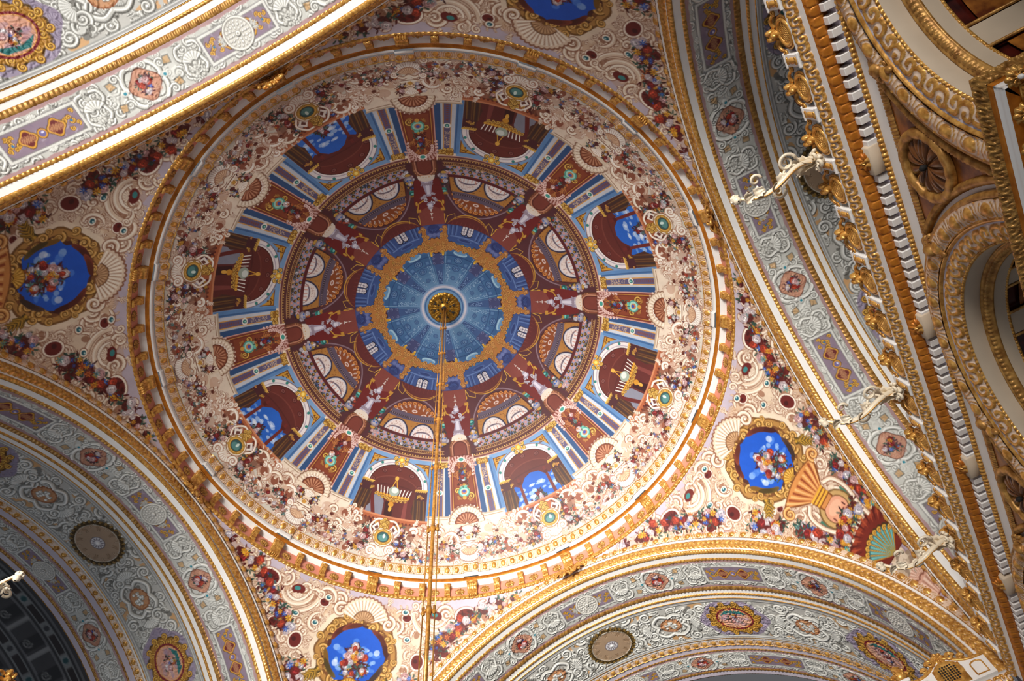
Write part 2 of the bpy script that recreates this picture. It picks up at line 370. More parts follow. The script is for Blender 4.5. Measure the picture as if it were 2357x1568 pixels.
def paint_outer():
    Z = Zone(7.2, 11.29, 900, 330, (228, 206, 180))
    for k in (0, 2):                                               # ---- arch bays
        Z.kr([(k - .52, 7.45), (k + .52, 7.45), (k + .52, 10.1), (k - .52, 10.1)], (112, 150, 196))
        p = Z.pen(k, 9.0)
        def arch(w, base, top, n=22):
            t = np.linspace(0, pi, n); h = top - base
            return [(k + w * c, base + h * q) for c, q in zip(np.cos(t), np.sin(t))]
        for sd in (-1, 1):                                        # gilt spandrels
            Z.kr([(k + sd * .47, 7.62), (k + sd * .47, 8.18), (k + sd * .40, 7.82), (k + sd * .2, 7.62)], (120, 66, 20)); 
            Z.kr([(k + sd * .455, 7.66), (k + sd * .455, 8.1), (k + sd * .4, 7.84), (k + sd * .25, 7.66)], (200, 142, 44))
            for _ in range(9): Z.pen(k + sd * rng.uniform(.36, .45), rng.uniform(7.68, 7.9)).ell(0, 0, .04, .03, (110, 66, 20))
        for w, top, c in ((.475, 7.56, (120, 100, 112)), (.465, 7.6, (222, 212, 212)), (.42, 7.7, (176, 164, 178)), (.405, 7.74, (226, 216, 214)), (.385, 7.8, (60, 22, 22)), (.375, 7.83, (104, 42, 36))):
            A = arch(w, 8.62, top); Z.kr(A + [(k - w, 9.95), (k + w, 9.95)], c, n=2)
        for a in (.2, .5, .8): 
            for sd in (-1, 1): Z.pen(k + sd * .444 * cos(a * pi / 2 * 1.1), 8.62 - .98 * sin(a * pi / 2 * 1.1)).ell(0, 0, .07, .07, (46, 128, 120))
        # vault inside: ribs and coffers
        for w, top in ((.36, 8.25), (.35, 8.6)): 
            A = arch(w, 8.9, top); Z.kr(A + [(k - w, 9.9), (k + w, 9.9)], (86, 34, 32) if top > 8.4 else (118, 54, 46), n=2)
            A = arch(w - .012, 8.9, top + .05); Z.kr(A + [(k - w, 9.9), (k + w, 9.9)], (96, 38, 36) if top > 8.4 else (98, 40, 36), n=2)
        for i in range(5):
            a = pi * (i + .5) / 5; q = Z.pen(k + .365 * cos(a), 8.85 - .86 * sin(a))
            q.ell(0, 0, .13, .1, (70, 26, 26)); q.ell(0, 0, .1, .075, (132, 72, 66)); q.ell(0, 0, .06, .04, (96, 44, 42))
        if k == 0:                                                 # sky seen through a small arcade
            sky = [(.36, 9.92), (.37, 9.2), (.28, 9.0), (.2, 9.12), (.1, 8.82), (0, 8.72), (-.12, 8.8), (-.22, 9.1), (-.3, 9.0), (-.36, 9.25), (-.36, 9.92)]
            Z.kr(sky, (30, 92, 198)); Z.kr([(-.3, 9.3), (-.22, 8.95), (-.2, 9.9), (-.3, 9.9)], (44, 106, 206))
            for _ in range(40):
                q = Z.pen(rng.uniform(-.3, .3), rng.uniform(9.15, 9.85)); q.ell(0, 0, rng.uniform(.08, .2), rng.uniform(.05, .1), (226, 232, 244) if rng.random() < .7 else (120, 170, 230), a=.55)
            for x in (-.21, .2): 
                Z.kr([(x - .018, 8.75), (x + .018, 8.75), (x + .022, 9.95), (x - .022, 9.95)], (112, 40, 36)); Z.kr([(x - .035, 8.9), (x + .035, 8.9), (x + .02, 9.02), (x - .02, 9.02)], (84, 28, 28))
            Z.pen(.0, 9.8).bouquet([(0, .05, .3), (-.2, -.08, .22), (.22, -.08, .2), (0, .3, .18), (.42, -.1, .16)], .12)
        else:                                                      # painted chandelier in a red hall
            Z.kr([(k + .08, 9.95), (k + .3, 9.95), (k + .3, 9.3), (k + .17, 8.95), (k + .1, 9.3)], (128, 128, 146)); Z.kr([(k + .15, 9.95), (k + .2, 9.95), (k + .3, 9.2), (k + .26, 9.1)], (104, 34, 32))
            Z.kr([(k - .22, 9.95), (k - .16, 9.95), (k - .17, 9.0), (k - .21, 9.0)], (128, 58, 54)); Z.kr([(k - .05, 9.95), (k + .05, 9.95), (k + .08, 9.3), (k - .02, 9.2)], (60, 22, 26))
            q = Z.pen(k, 9.02).at(0, 0, 1.35)
            for x in np.linspace(-.62, .62, 11):
                q.rib([(x * .9, .02), (x, .26)], .035, (230, 222, 214)); q.rib([(x * .9, 0), (0, -.25)], .05, (176, 112, 30))
                q.ell(x * .9, -.02, .05, .05, (222, 160, 50))
            for a in np.linspace(-.55, .55, 9): q.at(a, -.06 - .1 * cos(a * 2), rot=a).spiral(.07, 1.2, .035, GOLDP)
            q.ell(0, .15, .2, .17, (150, 164, 150)); q.ell(-.02, .19, .12, .1, (206, 214, 206)); q.rib([(-.09, .3), (0, .6)], .03, (214, 152, 44)); q.rib([(.09, .3), (0, .6)], .03, (214, 152, 44))
            q.ell(0, -.32, .1, .09, (206, 140, 36)); q.ell(0, -.48, .06, .1, (226, 166, 60)); q.ell(0, .62, .07, .08, (226, 166, 60))
        for sd in (-1, 1):                                        # dado block and drapery at the jambs
            Z.kr([(k + sd * .47, 8.72), (k + sd * .31, 8.62), (k + sd * .31, 9.05), (k + sd * .47, 9.1)], (74, 34, 40))
            q = Z.pen(k + sd * .39, 8.72); 
            for x in np.linspace(-.24, .24, 6): q.at(x, -.0).spiral(.05, 1.2, .035, GOLDP)
            q.rect(-.3, .05, .3, .1, (226, 176, 70)); q.at(sd * .18, -.3).leafc(.3, BRONZ); q.at(-sd * .2, -.35, rot=2).leafc(.25, GOLDP)
            Z.kr([(k + sd * .47, 9.1), (k + sd * .3, 9.0), (k + sd * .27, 9.5), (k + sd * .38, 9.95), (k + sd * .47, 9.95)], (76, 42, 34))
            for i in range(6):
                x = k + sd * (.3 + .027 * i); Z.kr([(x, 9.05), (x + .01, 9.05), (x + .016 + sd * .02, 9.9), (x - .004 + sd * .02, 9.9)], [(104, 66, 36), (60, 44, 40), (118, 80, 40)][i % 3])
        # terracotta balustrade
        Z.kr([(k - .5, 9.8), (k + .5, 9.8), (k + .5, 10.35), (k - .5, 10.35)], (176, 92, 54)); Z.kr([(k - .5, 9.78), (k + .5, 9.78), (k + .5, 9.84), (k - .5, 9.84)], (206, 128, 86))
        for i in range(22):
            x = k - .48 + i * .046
            if abs(x - k) > .1: Z.kr([(x, 9.92), (x + .02, 9.92), (x + .026, 10.02), (x + .016, 10.28), (x + .004, 10.28), (x - .006, 10.02)], (112, 44, 28))
        q = Z.pen(k, 7.58).at(0, 0, 1.3)
        for i in range(7): a = i * 2 * pi / 7; q.at(.15 * cos(a), .13 * sin(a), rot=a).spiral(.07, 1.2, .06, GOLDP)
        q.ell(0, 0, .12, .12, (214, 156, 44)); q.ell(0, 0, .06, .06, (250, 214, 100))
    for k in (1, 3):                                               # ---- piers
        for x0, x1, c in ((.2, .275, (44, 78, 128)), (.275, .30, (178, 186, 196)), (.30, .312, (214, 150, 60)), (.312, .388, (92, 82, 118)), (.388, .40, (214, 150, 60)), (.40, .445, (188, 192, 204)), (.445, .52, (84, 128, 184)), (.455, .475, (58, 96, 150))):
            for sd in (-1, 1): Z.kr([(k + sd * x0, 7.55), (k + sd * x1, 7.55), (k + sd * x1, 9.75), (k + sd * x0, 9.75)], c)
        for sd in (-1, 1):
            q = Z.pen(k + sd * .35, 8.72); q.ell(0, 0, .17, .13, (222, 214, 206)); q.ell(0, 0, .09, .09, (40, 116, 112)); q.ell(0, .02, .04, .04, (150, 210, 200))
            for _ in range(60): 
                rr = rng.uniform(7.9, 8.5); Z.pen(k + sd * rng.uniform(.318, .382), rr).ell(0, 0, .025, .018, (196, 168, 140), n=6)
            for i in range(9): Z.pen(k + sd * .35, 8.95 + i * .075).ell(0, 0, .06, .026, (132, 66, 54), n=8)
        w = .205
        Z.kr([(k - w, 7.0), (k + w, 7.0), (k + w, 9.7), (k - w, 9.7)], (204, 148, 136)); Z.kr([(k - .19, 7.0), (k + .19, 7.0), (k + .19, 9.7), (k - .19, 9.7)], (126, 56, 42))
        for a0, c in ((.165, (216, 160, 60)), (.158, (116, 46, 32))): Z.kr([(k - a0, 7.45), (k + a0, 7.45), (k + a0, 9.7), (k - a0, 9.7)], c)
        Z.kr([(k - .02, 7.5), (k + .02, 7.5), (k + .14, 8.2), (k + .14, 9.2), (k - .14, 9.2), (k - .14, 8.2)], (134, 60, 36))
        q = Z.pen(k, 8.72).at(0, 0, 1.2)                           # turquoise vase cartouche with flowers
        for sd in (-1, 1):
            q.at(sd * .22, -.08, rot=1.2, mir=sd < 0).spiral(.14, 1.3, .06, GOLDP); q.at(sd * .2, .12, rot=2.4, mir=sd < 0).spiral(.12, 1.2, .05, BRONZ)
            q.at(sd * .12, -.3, rot=.4, mir=sd < 0).leafc(.22, BRONZ)
        q.ell(0, 0, .24, .22, (70, 150, 138)); q.ell(0, 0, .19, .16, (150, 206, 190)); q.ell(0, 0, .12, .1, (196, 120, 70)); q.ell(0, .02, .07, .06, (58, 78, 170))
        q.ell(0, .22, .16, .06, (96, 180, 164)); q.ell(0, -.24, .08, .08, (206, 150, 60))
        q.bouquet([(0, .42, .2), (.05, .66, .14), (-.03, .86, .1)], .1)
        for sd in (-1, 1):
            q.at(sd * .18, .5, rot=1.1 if sd > 0 else 2.0).leafc(.4, ((96, 40, 24), (172, 94, 46), (206, 136, 72)))
            q.at(sd * .1, .95, rot=1.3 if sd > 0 else 1.8).leafc(.35, ((96, 40, 24), (172, 94, 46), (206, 136, 72)))
        PINK = ((140, 80, 74), (214, 170, 160), (240, 212, 204)) # lace crest of the panel
        q = Z.pen(k, 7.26).at(0, 0, 1.18)
        for t in np.linspace(-1, 1, 13):
            a = t * 1.45; x, y = .47 * sin(a), -.05 - .42 * (1 - cos(a)) ** .9
            q.at(x, y, rot=pi / 2 - a).leafc(.17, PINK, n=3); q.at(x * .8, y - .1, rot=-a).spiral(.07, 1.2, .045, PINK)
        for t in np.linspace(-1, 1, 9): a = t * 1.2; q.at(.36 * sin(a), -.13 - .3 * (1 - cos(a)), rot=pi / 2 - a).leafc(.13, PINK, n=3)
        for sd in (-1, 1):
            for i in range(4): q.at(sd * .5, -.42 - .13 * i).spiral(.05, 1.2, .04, PINK)
        q.ell(0, -.14, .16, .11, (240, 214, 206)); q.ell(0, -.14, .1, .07, (60, 150, 138))
        for sd in (-1, 1):                                        # gilt capitals
            q = Z.pen(k + sd * .35, 7.6).at(0, 0, 1.12); q.rect(-.26, -.12, .26, .12, (150, 98, 24))
            for x in (-.2, -.07, .07, .2):
                for y in (-.06, .07): q.at(x, y, rot=rng.uniform(0, 6)).spiral(.06, 1.1, .055, GOLDP)
    # entablature rings
    for r0, r1, c in ((7.2, 7.24, (150, 116, 66)), (7.24, 7.32, (86, 38, 42)), (7.32, 7.35, (176, 128, 70)), (7.35, 7.42, (112, 58, 58)), (7.42, 7.45, (196, 148, 134))):
        for k in (0, 2): Z.kr([(k - .78, r0), (k + .78, r0), (k + .78, r1), (k - .78, r1)], c)
    for k in (0, 2):
        for i in range(34): Z.pen(k - .76 + i * .046, 7.28).ell(0, 0, .035, .025, (222, 172, 80), n=8)
    # ---- cream stucco zone below
    def scroll_cluster(q, s=1., pal=CREAM, seed=0):
        t = rng.random()
        if t < .4:
            q.leafc(.5, pal, n=5, w=.3, curl=1.2); q.at(.1, -.12, rot=-.9).leafc(.36, pal, n=4, w=.3, curl=-1.); q.at(.36, .3).spiral(.12, 1.1, .08, pal); q.at(-.1, .1, rot=2.).leafc(.3, pal, n=3, w=.3)
        elif t < .7:
            a = np.linspace(-.4, 2.7, 14); q.stroke(np.stack([.34 * np.cos(a), .3 * np.sin(a)], 1), .1 * np.sin(np.linspace(.5, 2.8, 14)) + .03, pal)
            for x in np.linspace(0, 2.4, 6): q.at(.43 * cos(x), .39 * sin(x), rot=x).leafc(.17, pal, n=2, w=.35)
            q.ell(0, .02, .2, .16, (146, 82, 60)); q.at(.05, 0, rot=.6).leafc(.26, pal, n=3, w=.35); q.at(-.36, .08).spiral(.1, 1.2, .08, pal)
        else:
            q.at(0, 0, s).spiral(.2, 1.25, .12, pal); q.at(.05, .25, s, rot=.8).leafc(.36, pal, w=.3); q.at(.3, -.1, s, rot=-.6).leafc(.3, pal, n=4, w=.3, curl=-1.4); q.at(-.05, -.15, s, rot=-2.2).leafc(.3, pal, n=4, w=.3)
    for k in (1, 3):
        for sd in (-1, 1):
            Z.kr([(k + sd * .17, 9.62), (k + sd * .5, 9.62), (k + sd * .5, 10.2), (k + sd * .17, 10.2)], (232, 214, 192)); Z.kr([(k + sd * .17, 9.6), (k + sd * .51, 9.6), (k + sd * .51, 9.66), (k + sd * .17, 9.66)], (190, 166, 140)); Z.kr([(k + sd * .2, 9.7), (k + sd * .48, 9.7), (k + sd * .48, 9.73), (k + sd * .2, 9.73)], (166, 132, 104))
    for k in (0, 1, 2, 3):                                         # contour mouldings
        for dr, c in ((0, (246, 236, 220)), (.05, (150, 104, 80)), (.08, (240, 226, 206)), (.16, (168, 120, 92)), (.19, (214, 206, 192))):
            P = [];
            for t in np.linspace(-.5, .5, 41):
                P.append((k + t, 10.45 + dr + (.12 * cos(t * 25) + .1 * sin(t * 60) if abs(t) > .12 else -.02)))
            Z.kr(P + [(k + .5, 11.29), (k - .5, 11.29)], c, n=1)
        for sd in (-1, 1): Z.pen(k + sd * .3, 10.92).ell(0, 0, .36, .16, (206, 204, 192), a=.7)
    for k in (0, 2):
        for sd in (-1, 1): Z.kr([(k + sd * .12, 9.95), (k + sd * .42, 10.0), (k + sd * .34, 10.5), (k + sd * .3, 10.95), (k + sd * .14, 10.9)], (112, 62, 46), a=.75)
    lay = []
    for k in (0, 1, 2, 3):
        for sd in (-1, 1):
            for dk, r, s, rot in ((.08, 10.95, .9, .3), (.2, 10.45, 1.1, 1.2), (.2, 11.0, .9, -.4), (.3, 10.15, 1.0, .2), (.33, 10.75, 1.1, 2.), (.42, 10.4, 1.1, .9), (.45, 10.95, 1., -.8), (.38, 11.1, .8, 1.7), (.27, 10.85, .8, 3.2), (.14, 10.65, .8, 2.4), (.48, 10.1, .9, 1.5), (.12, 11.15, .7, 0.)):
                lay.append((r, k + sd * dk, s, rot + rng.uniform(-.3, .3), sd < 0))
    for r, k, s, rot, m in sorted(lay):
        f = Z.pen(k, r)
        f.ell(.1, 0, .3 * s, .22 * s, (188, 132, 106), a=.45); scroll_cluster(f.at(0, 0, s, rot=rot, mir=m), 1., CREAM if rng.random() < .6 else CREAM2)
    for k in (0, 1, 2, 3):
        for sd in (-1, 1):
            for dk, r in ((.23, 10.7), (.35, 10.3), (.44, 10.65), (.31, 11.0)): 
                f = Z.pen(k + sd * dk, r); f.ell(0, 0, .1, .075, (118, 62, 46)); f.ell(.01, -.02, .055, .035, (90, 34, 28))
    for k in (1, 3):
        q = Z.pen(k, 9.8).at(0, 0, 1.22)                          # crested shell over each pier, fringe of leaf tips
        for t in np.linspace(-1.5, 1.5, 15): q.at(.66 * sin(t), -.12 + .62 * cos(t), rot=pi / 2 - t).leafc(.16, CREAM2, n=3)
        q.at(0, -.12).shell(.66, ((150, 110, 86), (226, 204, 178), (244, 230, 212)), 15, 3.1, inner=.72)
        for t in np.linspace(-1.4, 1.4, 11): q.at(.42 * sin(t), -.12 + .42 * cos(t), rot=t).spiral(.06, 1.2, .05, CREAM2)
        q.at(0, -.14).shell(.44, ((96, 40, 26), (146, 78, 50), (196, 134, 100)), 9, 2.9, inner=.2)
        q = Z.pen(k, 10.2)                                        # cream shell vase and garlands
        for sd in (-1, 1):
            q.bouquet([(sd * .4, .1, .17), (sd * .3, -.12, .14)], .1); q.bouquet([(sd * (.55 + .2 * i), -.62 - .1 * sin(i * 1.4), .15) for i in range(5)], .1)
        q.at(0, -.08).shell(.4, CREAM2, 7, 1.5, inner=.1); q.ell(0, -.1, .17, .1, (232, 210, 184)); q.ell(0, -.14, .13, .06, (160, 104, 80)); q.ell(0, -.17, .1, .05, (246, 232, 214))
        q.at(0, -.25).daisy(.12, (220, 150, 50))
        q = Z.pen(k, 10.72)                                       # low fan shell with rays
        q.at(0, .1, rot=pi).shell(.68, ((150, 110, 96), (238, 226, 214), (252, 248, 242)), 13, 2.0, inner=.5)
        q.at(0, .1, rot=pi).shell(.4, ((150, 92, 66), (204, 158, 122), (232, 196, 160)), 9, 2.2, inner=.3)
        q.stroke([(-.42, .12), (-.2, .2), (0, .1), (.2, .2), (.42, .12)], .1, CREAM); q.ell(0, .16, .1, .08, (244, 230, 210))
        for sd in (-1, 1): q.at(sd * .42, .05, rot=.5, mir=sd < 0).spiral(.14, 1.5, .08, CREAM2)
    for k in (0, 1, 2, 3):
        for sd in (-1, 1):
            for dk, r, rr in ((.13, 10.95, .13), (.19, 10.88, .15), (.25, 11.0, .14), (.36, 10.98, .13), (.42, 10.8, .14), (.46, 11.05, .12), (.3, 10.62, .1)): Z.pen(k + sd * dk, r).bouquet([(0, 0, rr)], .1, .6, dark=(146, 88, 74))
    for k in (0, 2):                                               # teal medallion
        q = Z.pen(k, 10.5).at(0, 0, 1.28)
        for sd in (-1, 1):
            q.bouquet([(sd * .5, .42, .16), (sd * .62, .14, .17), (sd * .6, -.16, .15), (sd * .72, -.42, .15), (sd * .95, -.55, .12)], .1)
            q.poly(np.array([(.16, .3), (.3, .5), (.5, .3), (.34, .14)]) * (sd, 1), (240, 230, 220)); q.poly(np.array([(.24, .32), (.3, .4), (.4, .3), (.33, .22)]) * (sd, 1), (110, 60, 50))
            q.stroke(np.array([(.1, .62), (.35, .6), (.55, .3), (.42, .05)]) * (sd, 1), .06, CREAM2)
        q.ell(0, 0, .4, .36, (150, 100, 66)); q.ell(0, 0, .37, .33, (240, 224, 202)); q.ell(0, 0, .33, .29, (186, 130, 44)); q.ell(0, 0, .29, .25, (222, 170, 70)); q.ell(0, 0, .23, .2, (92, 60, 30)); q.ell(0, 0, .21, .18, (52, 96, 98)); q.ell(0, -.03, .17, .12, (84, 140, 138)); q.ell(-.03, .04, .05, .08, (210, 234, 226))
        for a in range(8): q.at(.31 * cos(a * pi / 4), .27 * sin(a * pi / 4)).spiral(.035, 1.1, .035, GOLDP)
        q.rect(-.13, .3, .13, .62, (170, 116, 36)); 
        for x, y in ((-.08, .36), (.08, .36), (-.1, .52), (.1, .52), (0, .62), (0, .44)): q.at(x, y).spiral(.07, 1.2, .06, GOLDP)
        q.at(0, -.34, rot=pi).shell(.34, CREAM2, 9, 2.6, inner=.2)
        for sd in (-1, 1): q.at(sd * .2, -.5, rot=-.4, mir=sd < 0).spiral(.17, 1.5, .09, CREAM2)
    Z.kr([(-1, 11.2), (3, 11.2), (3, 11.29), (-1, 11.29)], (206, 170, 150))
    return Z.mesh('colonnade_fresco', dome)

def paint_mid():
    Z = Zone(4.18, 7.24, 560, 190, (84, 40, 46))
    LIL = ((90, 70, 84), (176, 168, 188), (222, 216, 228))
    for k in (0, 2):
        for w, top, c in ((.72, 4.72, (132, 104, 116)), (.69, 4.78, (88, 46, 52)), (.62, 4.86, (60, 26, 28)), (.6, 4.9, (140, 66, 30))):
            t = np.linspace(0, pi, 24); Z.kr([(k + w * c_, 6.5 + (top - 6.5) * q) for c_, q in zip(np.cos(t), np.sin(t))], c, n=2)
        q = Z.pen(k, 5.5)
        for t in np.linspace(-1, 1, 13):
            a = t * 1.35; q.at(1.15 * sin(a), -.55 + 1.05 * cos(a), rot=-a).spiral(.1, 1.3, .06, ((98, 40, 20), (182, 96, 36), (224, 148, 72)))
            if abs(t) < .9: q.at(.95 * sin(a), -.55 + .85 * cos(a), rot=-a + 1).leafc(.18, ((110, 60, 40), (214, 188, 180), (236, 220, 216)), n=3)
        for x in (-.5, .5, 0): q.ell(x, .15 - abs(x) * .3, .14, .08, (214, 190, 184)); q.ell(x, .15 - abs(x) * .3, .08, .04, (150, 84, 60))
        Z.kr([(k - .5, 5.5), (k + .5, 5.5), (k + .54, 5.82), (k - .54, 5.82)], (92, 76, 96)); Z.kr([(k - .5, 5.66), (k + .5, 5.66), (k + .52, 5.74), (k - .52, 5.74)], (60, 44, 56))
        for i in range(22): Z.kr([(k - .48 + i * .045, 5.67), (k - .465 + i * .045, 5.67), (k - .465 + i * .045, 5.73), (k - .48 + i * .045, 5.73)], (146, 122, 132))
        Z.kr([(k - .55, 5.82), (k + .55, 5.82), (k + .6, 6.5), (k - .6, 6.5)], (176, 116, 50))
        for _ in range(70): Z.pen(k + rng.uniform(-.56, .56), rng.uniform(5.85, 6.45)).ell(0, 0, .03, .02, (120, 66, 24), n=6)
        for sd in (-1, 1):                                        # lace lunettes
            x = k + sd * .27
            for w, top, c in ((.255, 5.84, (50, 44, 70)), (.225, 5.9, (200, 196, 206)), (.2, 5.95, (224, 206, 200)), (.19, 6.2, (112, 96, 112)), (.18, 6.27, (222, 214, 214))):
                t = np.linspace(0, pi, 18); Z.kr([(x + w * c_, 6.48 + (top - 6.48) * q_) for c_, q_ in zip(np.cos(t), np.sin(t))], c, n=2)
            for _ in range(46):
                a, d = rng.uniform(.15, pi - .15), rng.uniform(.62, .95); Z.pen(x + .2 * d * cos(a), 6.48 - .53 * d * sin(a)).ell(0, 0, .02, .015, (160, 110, 100), n=6)
            for i in range(5): Z.kr([(x - .14 + i * .07 - .006, 6.32), (x - .14 + i * .07 + .006, 6.32), (x - .14 + i * .07 + .006, 6.47), (x - .14 + i * .07 - .006, 6.47)], (206, 120, 96))
        Z.kr([(k - .62, 6.47), (k + .62, 6.47), (k + .63, 6.6), (k - .63, 6.6)], (92, 30, 34))
        Z.kr([(k - .64, 6.6), (k + .64, 6.6), (k + .66, 6.98), (k - .66, 6.98)], (150, 146, 170))
        for i in range(17):
            x = k - .6 + i * .075
            for j, r in enumerate((6.66, 6.8, 6.93)):
                f = Z.pen(x + (.037 if j % 2 else 0), r)
                if (i + j) % 2: f.ell(0, 0, .085, .07, (58, 42, 22)); f.ell(0, .02, .05, .035, (176, 130, 50)); f.ell(0, -.05, .04, .03, (90, 40, 30))
                else:
                    t = np.arange(10) * pi / 5; f.poly(np.stack([np.cos(t), np.sin(t)], 1) * (np.where(np.arange(10) % 2, .035, .085))[:, None], (222, 140, 124))
        q = Z.pen(k, 6.86)
        q.bouquet([(x, -.08 - .1 * abs(x) , .09) for x in np.linspace(-1.5, 1.5, 13)], .075, dark=(50, 50, 60))
        for sd in (-1, 1):                                        # peacock vases
            q = Z.pen(k + sd * .7, 6.3); q.bouquet([(0, .1, .2), (0, -.2, .24), (-sd * .1, -.5, .16)], .09, dark=(54, 40, 46))
            q.ell(0, .5, .17, .13, (24, 92, 92)); q.ell(.02, .53, .11, .05, (110, 190, 178)); q.ell(0, .4, .12, .04, (40, 130, 124)); q.ell(0, .66, .2, .04, (160, 110, 30)); q.at(0, .62).leafc(.2, GOLDP)
            q.ell(0, -.22, .2, .16, (140, 128, 140)); q.ell(0, -.2, .12, .1, (176, 168, 180)); q.ell(-.07, -.16, .05, .035, (36, 92, 190)); q.ell(.07, -.16, .05, .035, (36, 92, 190)); q.at(0, -.34, rot=pi).shell(.15, GOLDP, 7, 2.2)
        # great swag of red cloth with gilt hem
        for d0, c in ((.0, (196, 144, 44)), (.05, (112, 44, 40)), (.1, (190, 130, 44)), (.13, (96, 36, 36))):
            P = [(k - .66, 4.0)] + [(k + x, 4.2 + (.62 - d0) * max(1 - (x / .62) ** 2, 0) ** .8) for x in np.linspace(-.62, .62, 25)] + [(k + .66, 4.0)]
            Z.kr(P, c, n=1)
        for i in range(9):
            x = k - .5 + i * .125; Z.kr([(x, 4.18), (x + .015, 4.18), (x * .9 + k * .1 + .01, 4.5)], (132, 56, 50), n=2)
        for sd in (-1, 1):
            q = Z.pen(k + sd * .66, 4.3); q.rib([(0, 0), (-sd * .1, -.35), (-sd * .42, -.5), (-sd * .45, -.2)], .03, (214, 164, 56)); q.rib([(0, 0), (sd * .05, -.36)], .03, (214, 164, 56)); q.ell(sd * .05, -.38, .05, .1, (200, 140, 40))
    for k in (1, 3):                                               # minaret-like urn on each pier
        Z.kr([(k - .24, 4.1), (k + .24, 4.1), (k + .34, 5.3), (k + .22, 6.4), (k - .22, 6.4), (k - .34, 5.3)], (112, 30, 30))
        Z.kr([(k - .33, 4.1), (k + .33, 4.1), (k + .3, 4.9), (k, 5.15), (k - .3, 4.9)], (128, 58, 50))
        q = Z.pen(k, 5.4)
        for sd in (-1, 1):
            q.rib(np.array([(.62, .5), (.5, .1), (.1, -.1)]) * (sd, 1), .06, (196, 140, 44)); q.at(sd * .55, .45).rect(-.1, -.05, .1, .1, (190, 134, 44)); q.ell(sd * .6, .1, .05, .11, (200, 150, 50))
        q.poly([(-.28, -1.0), (-.17, -.6), (-.1, -.2), (.1, -.2), (.17, -.6), (.28, -1.0)], (162, 150, 172)); q.poly([(-.1, -.95), (-.06, -.3), (.06, -.3), (.1, -.95)], (206, 200, 216))
        for x in np.linspace(-.22, .22, 6): q.at(x, -.92, rot=pi / 2).leafc(.18, ((92, 66, 78), (148, 132, 154), (214, 206, 220)), n=3)
        for sd in (-1, 1): q.at(sd * .1, -.12, rot=.4, mir=sd < 0).leafc(.3, LIL); q.at(sd * .06, -.3, rot=-.3, mir=sd < 0).leafc(.24, LIL); q.at(sd * .1, .05, rot=1., mir=sd < 0).spiral(.1, 1.3, .05, LIL)
        q.ell(0, .22, .15, .12, (150, 140, 162)); q.ell(0, .24, .1, .07, (206, 200, 214)); q.ell(0, .34, .13, .04, (196, 188, 204)); q.ell(0, .42, .1, .06, (160, 150, 168))
        q.poly([(-.05, .46), (0, .62), (.05, .46)], (210, 200, 196)); q.ell(0, .68, .08, .025, (200, 190, 186)); q.poly([(-.035, .72), (0, .86), (.035, .72)], (220, 210, 204)); q.ell(0, .9, .055, .018, (200, 190, 186)); q.poly([(-.02, .92), (0, 1.06), (.02, .92)], (220, 210, 204))
        q = Z.pen(k, 6.62)                                        # round bracket
        t = np.linspace(0, pi, 20)
        for rx, ry, y0, c in ((.56, .56, -.3, (92, 48, 34)), (.5, .5, -.3, (140, 76, 52)), (.44, .44, -.3, (120, 62, 44)), (.42, .40, -.3, (196, 132, 100)), (.36, .34, -.3, (96, 40, 34)), (.3, .28, -.3, (126, 56, 44))):
            q.poly(np.concatenate([np.stack([rx * np.cos(t), y0 + ry * np.sin(t)], 1), [(-rx, -.7), (rx, -.7)]]), c)
        q.poly(np.concatenate([np.stack([.36 * np.cos(t), .2 + .18 * np.sin(t)], 1), [(-.4, .06), (.4, .06)]]), (222, 206, 190))
        for i in range(11): a = pi * (i + .5) / 11; q.ell(.47 * cos(a), -.3 + .47 * sin(a), .025, .025, (206, 150, 90), n=8)
    for r0, r1, c in ((6.98, 7.03, (168, 124, 84)), (7.03, 7.12, (92, 42, 44)), (7.12, 7.15, (186, 140, 90)), (7.15, 7.24, (98, 48, 50))):
        for k in (0, 2): Z.kr([(k - .7, r0), (k + .7, r0), (k + .72, r1), (k - .72, r1)], c)
    for k in (0, 2):
        for i in range(40): Z.pen(k - .68 + i * .035, 7.075).ell(0, 0, .03, .022, (214, 160, 66), n=6)
    Z.gain = .9
    return Z.mesh('balcony_fresco', dome)

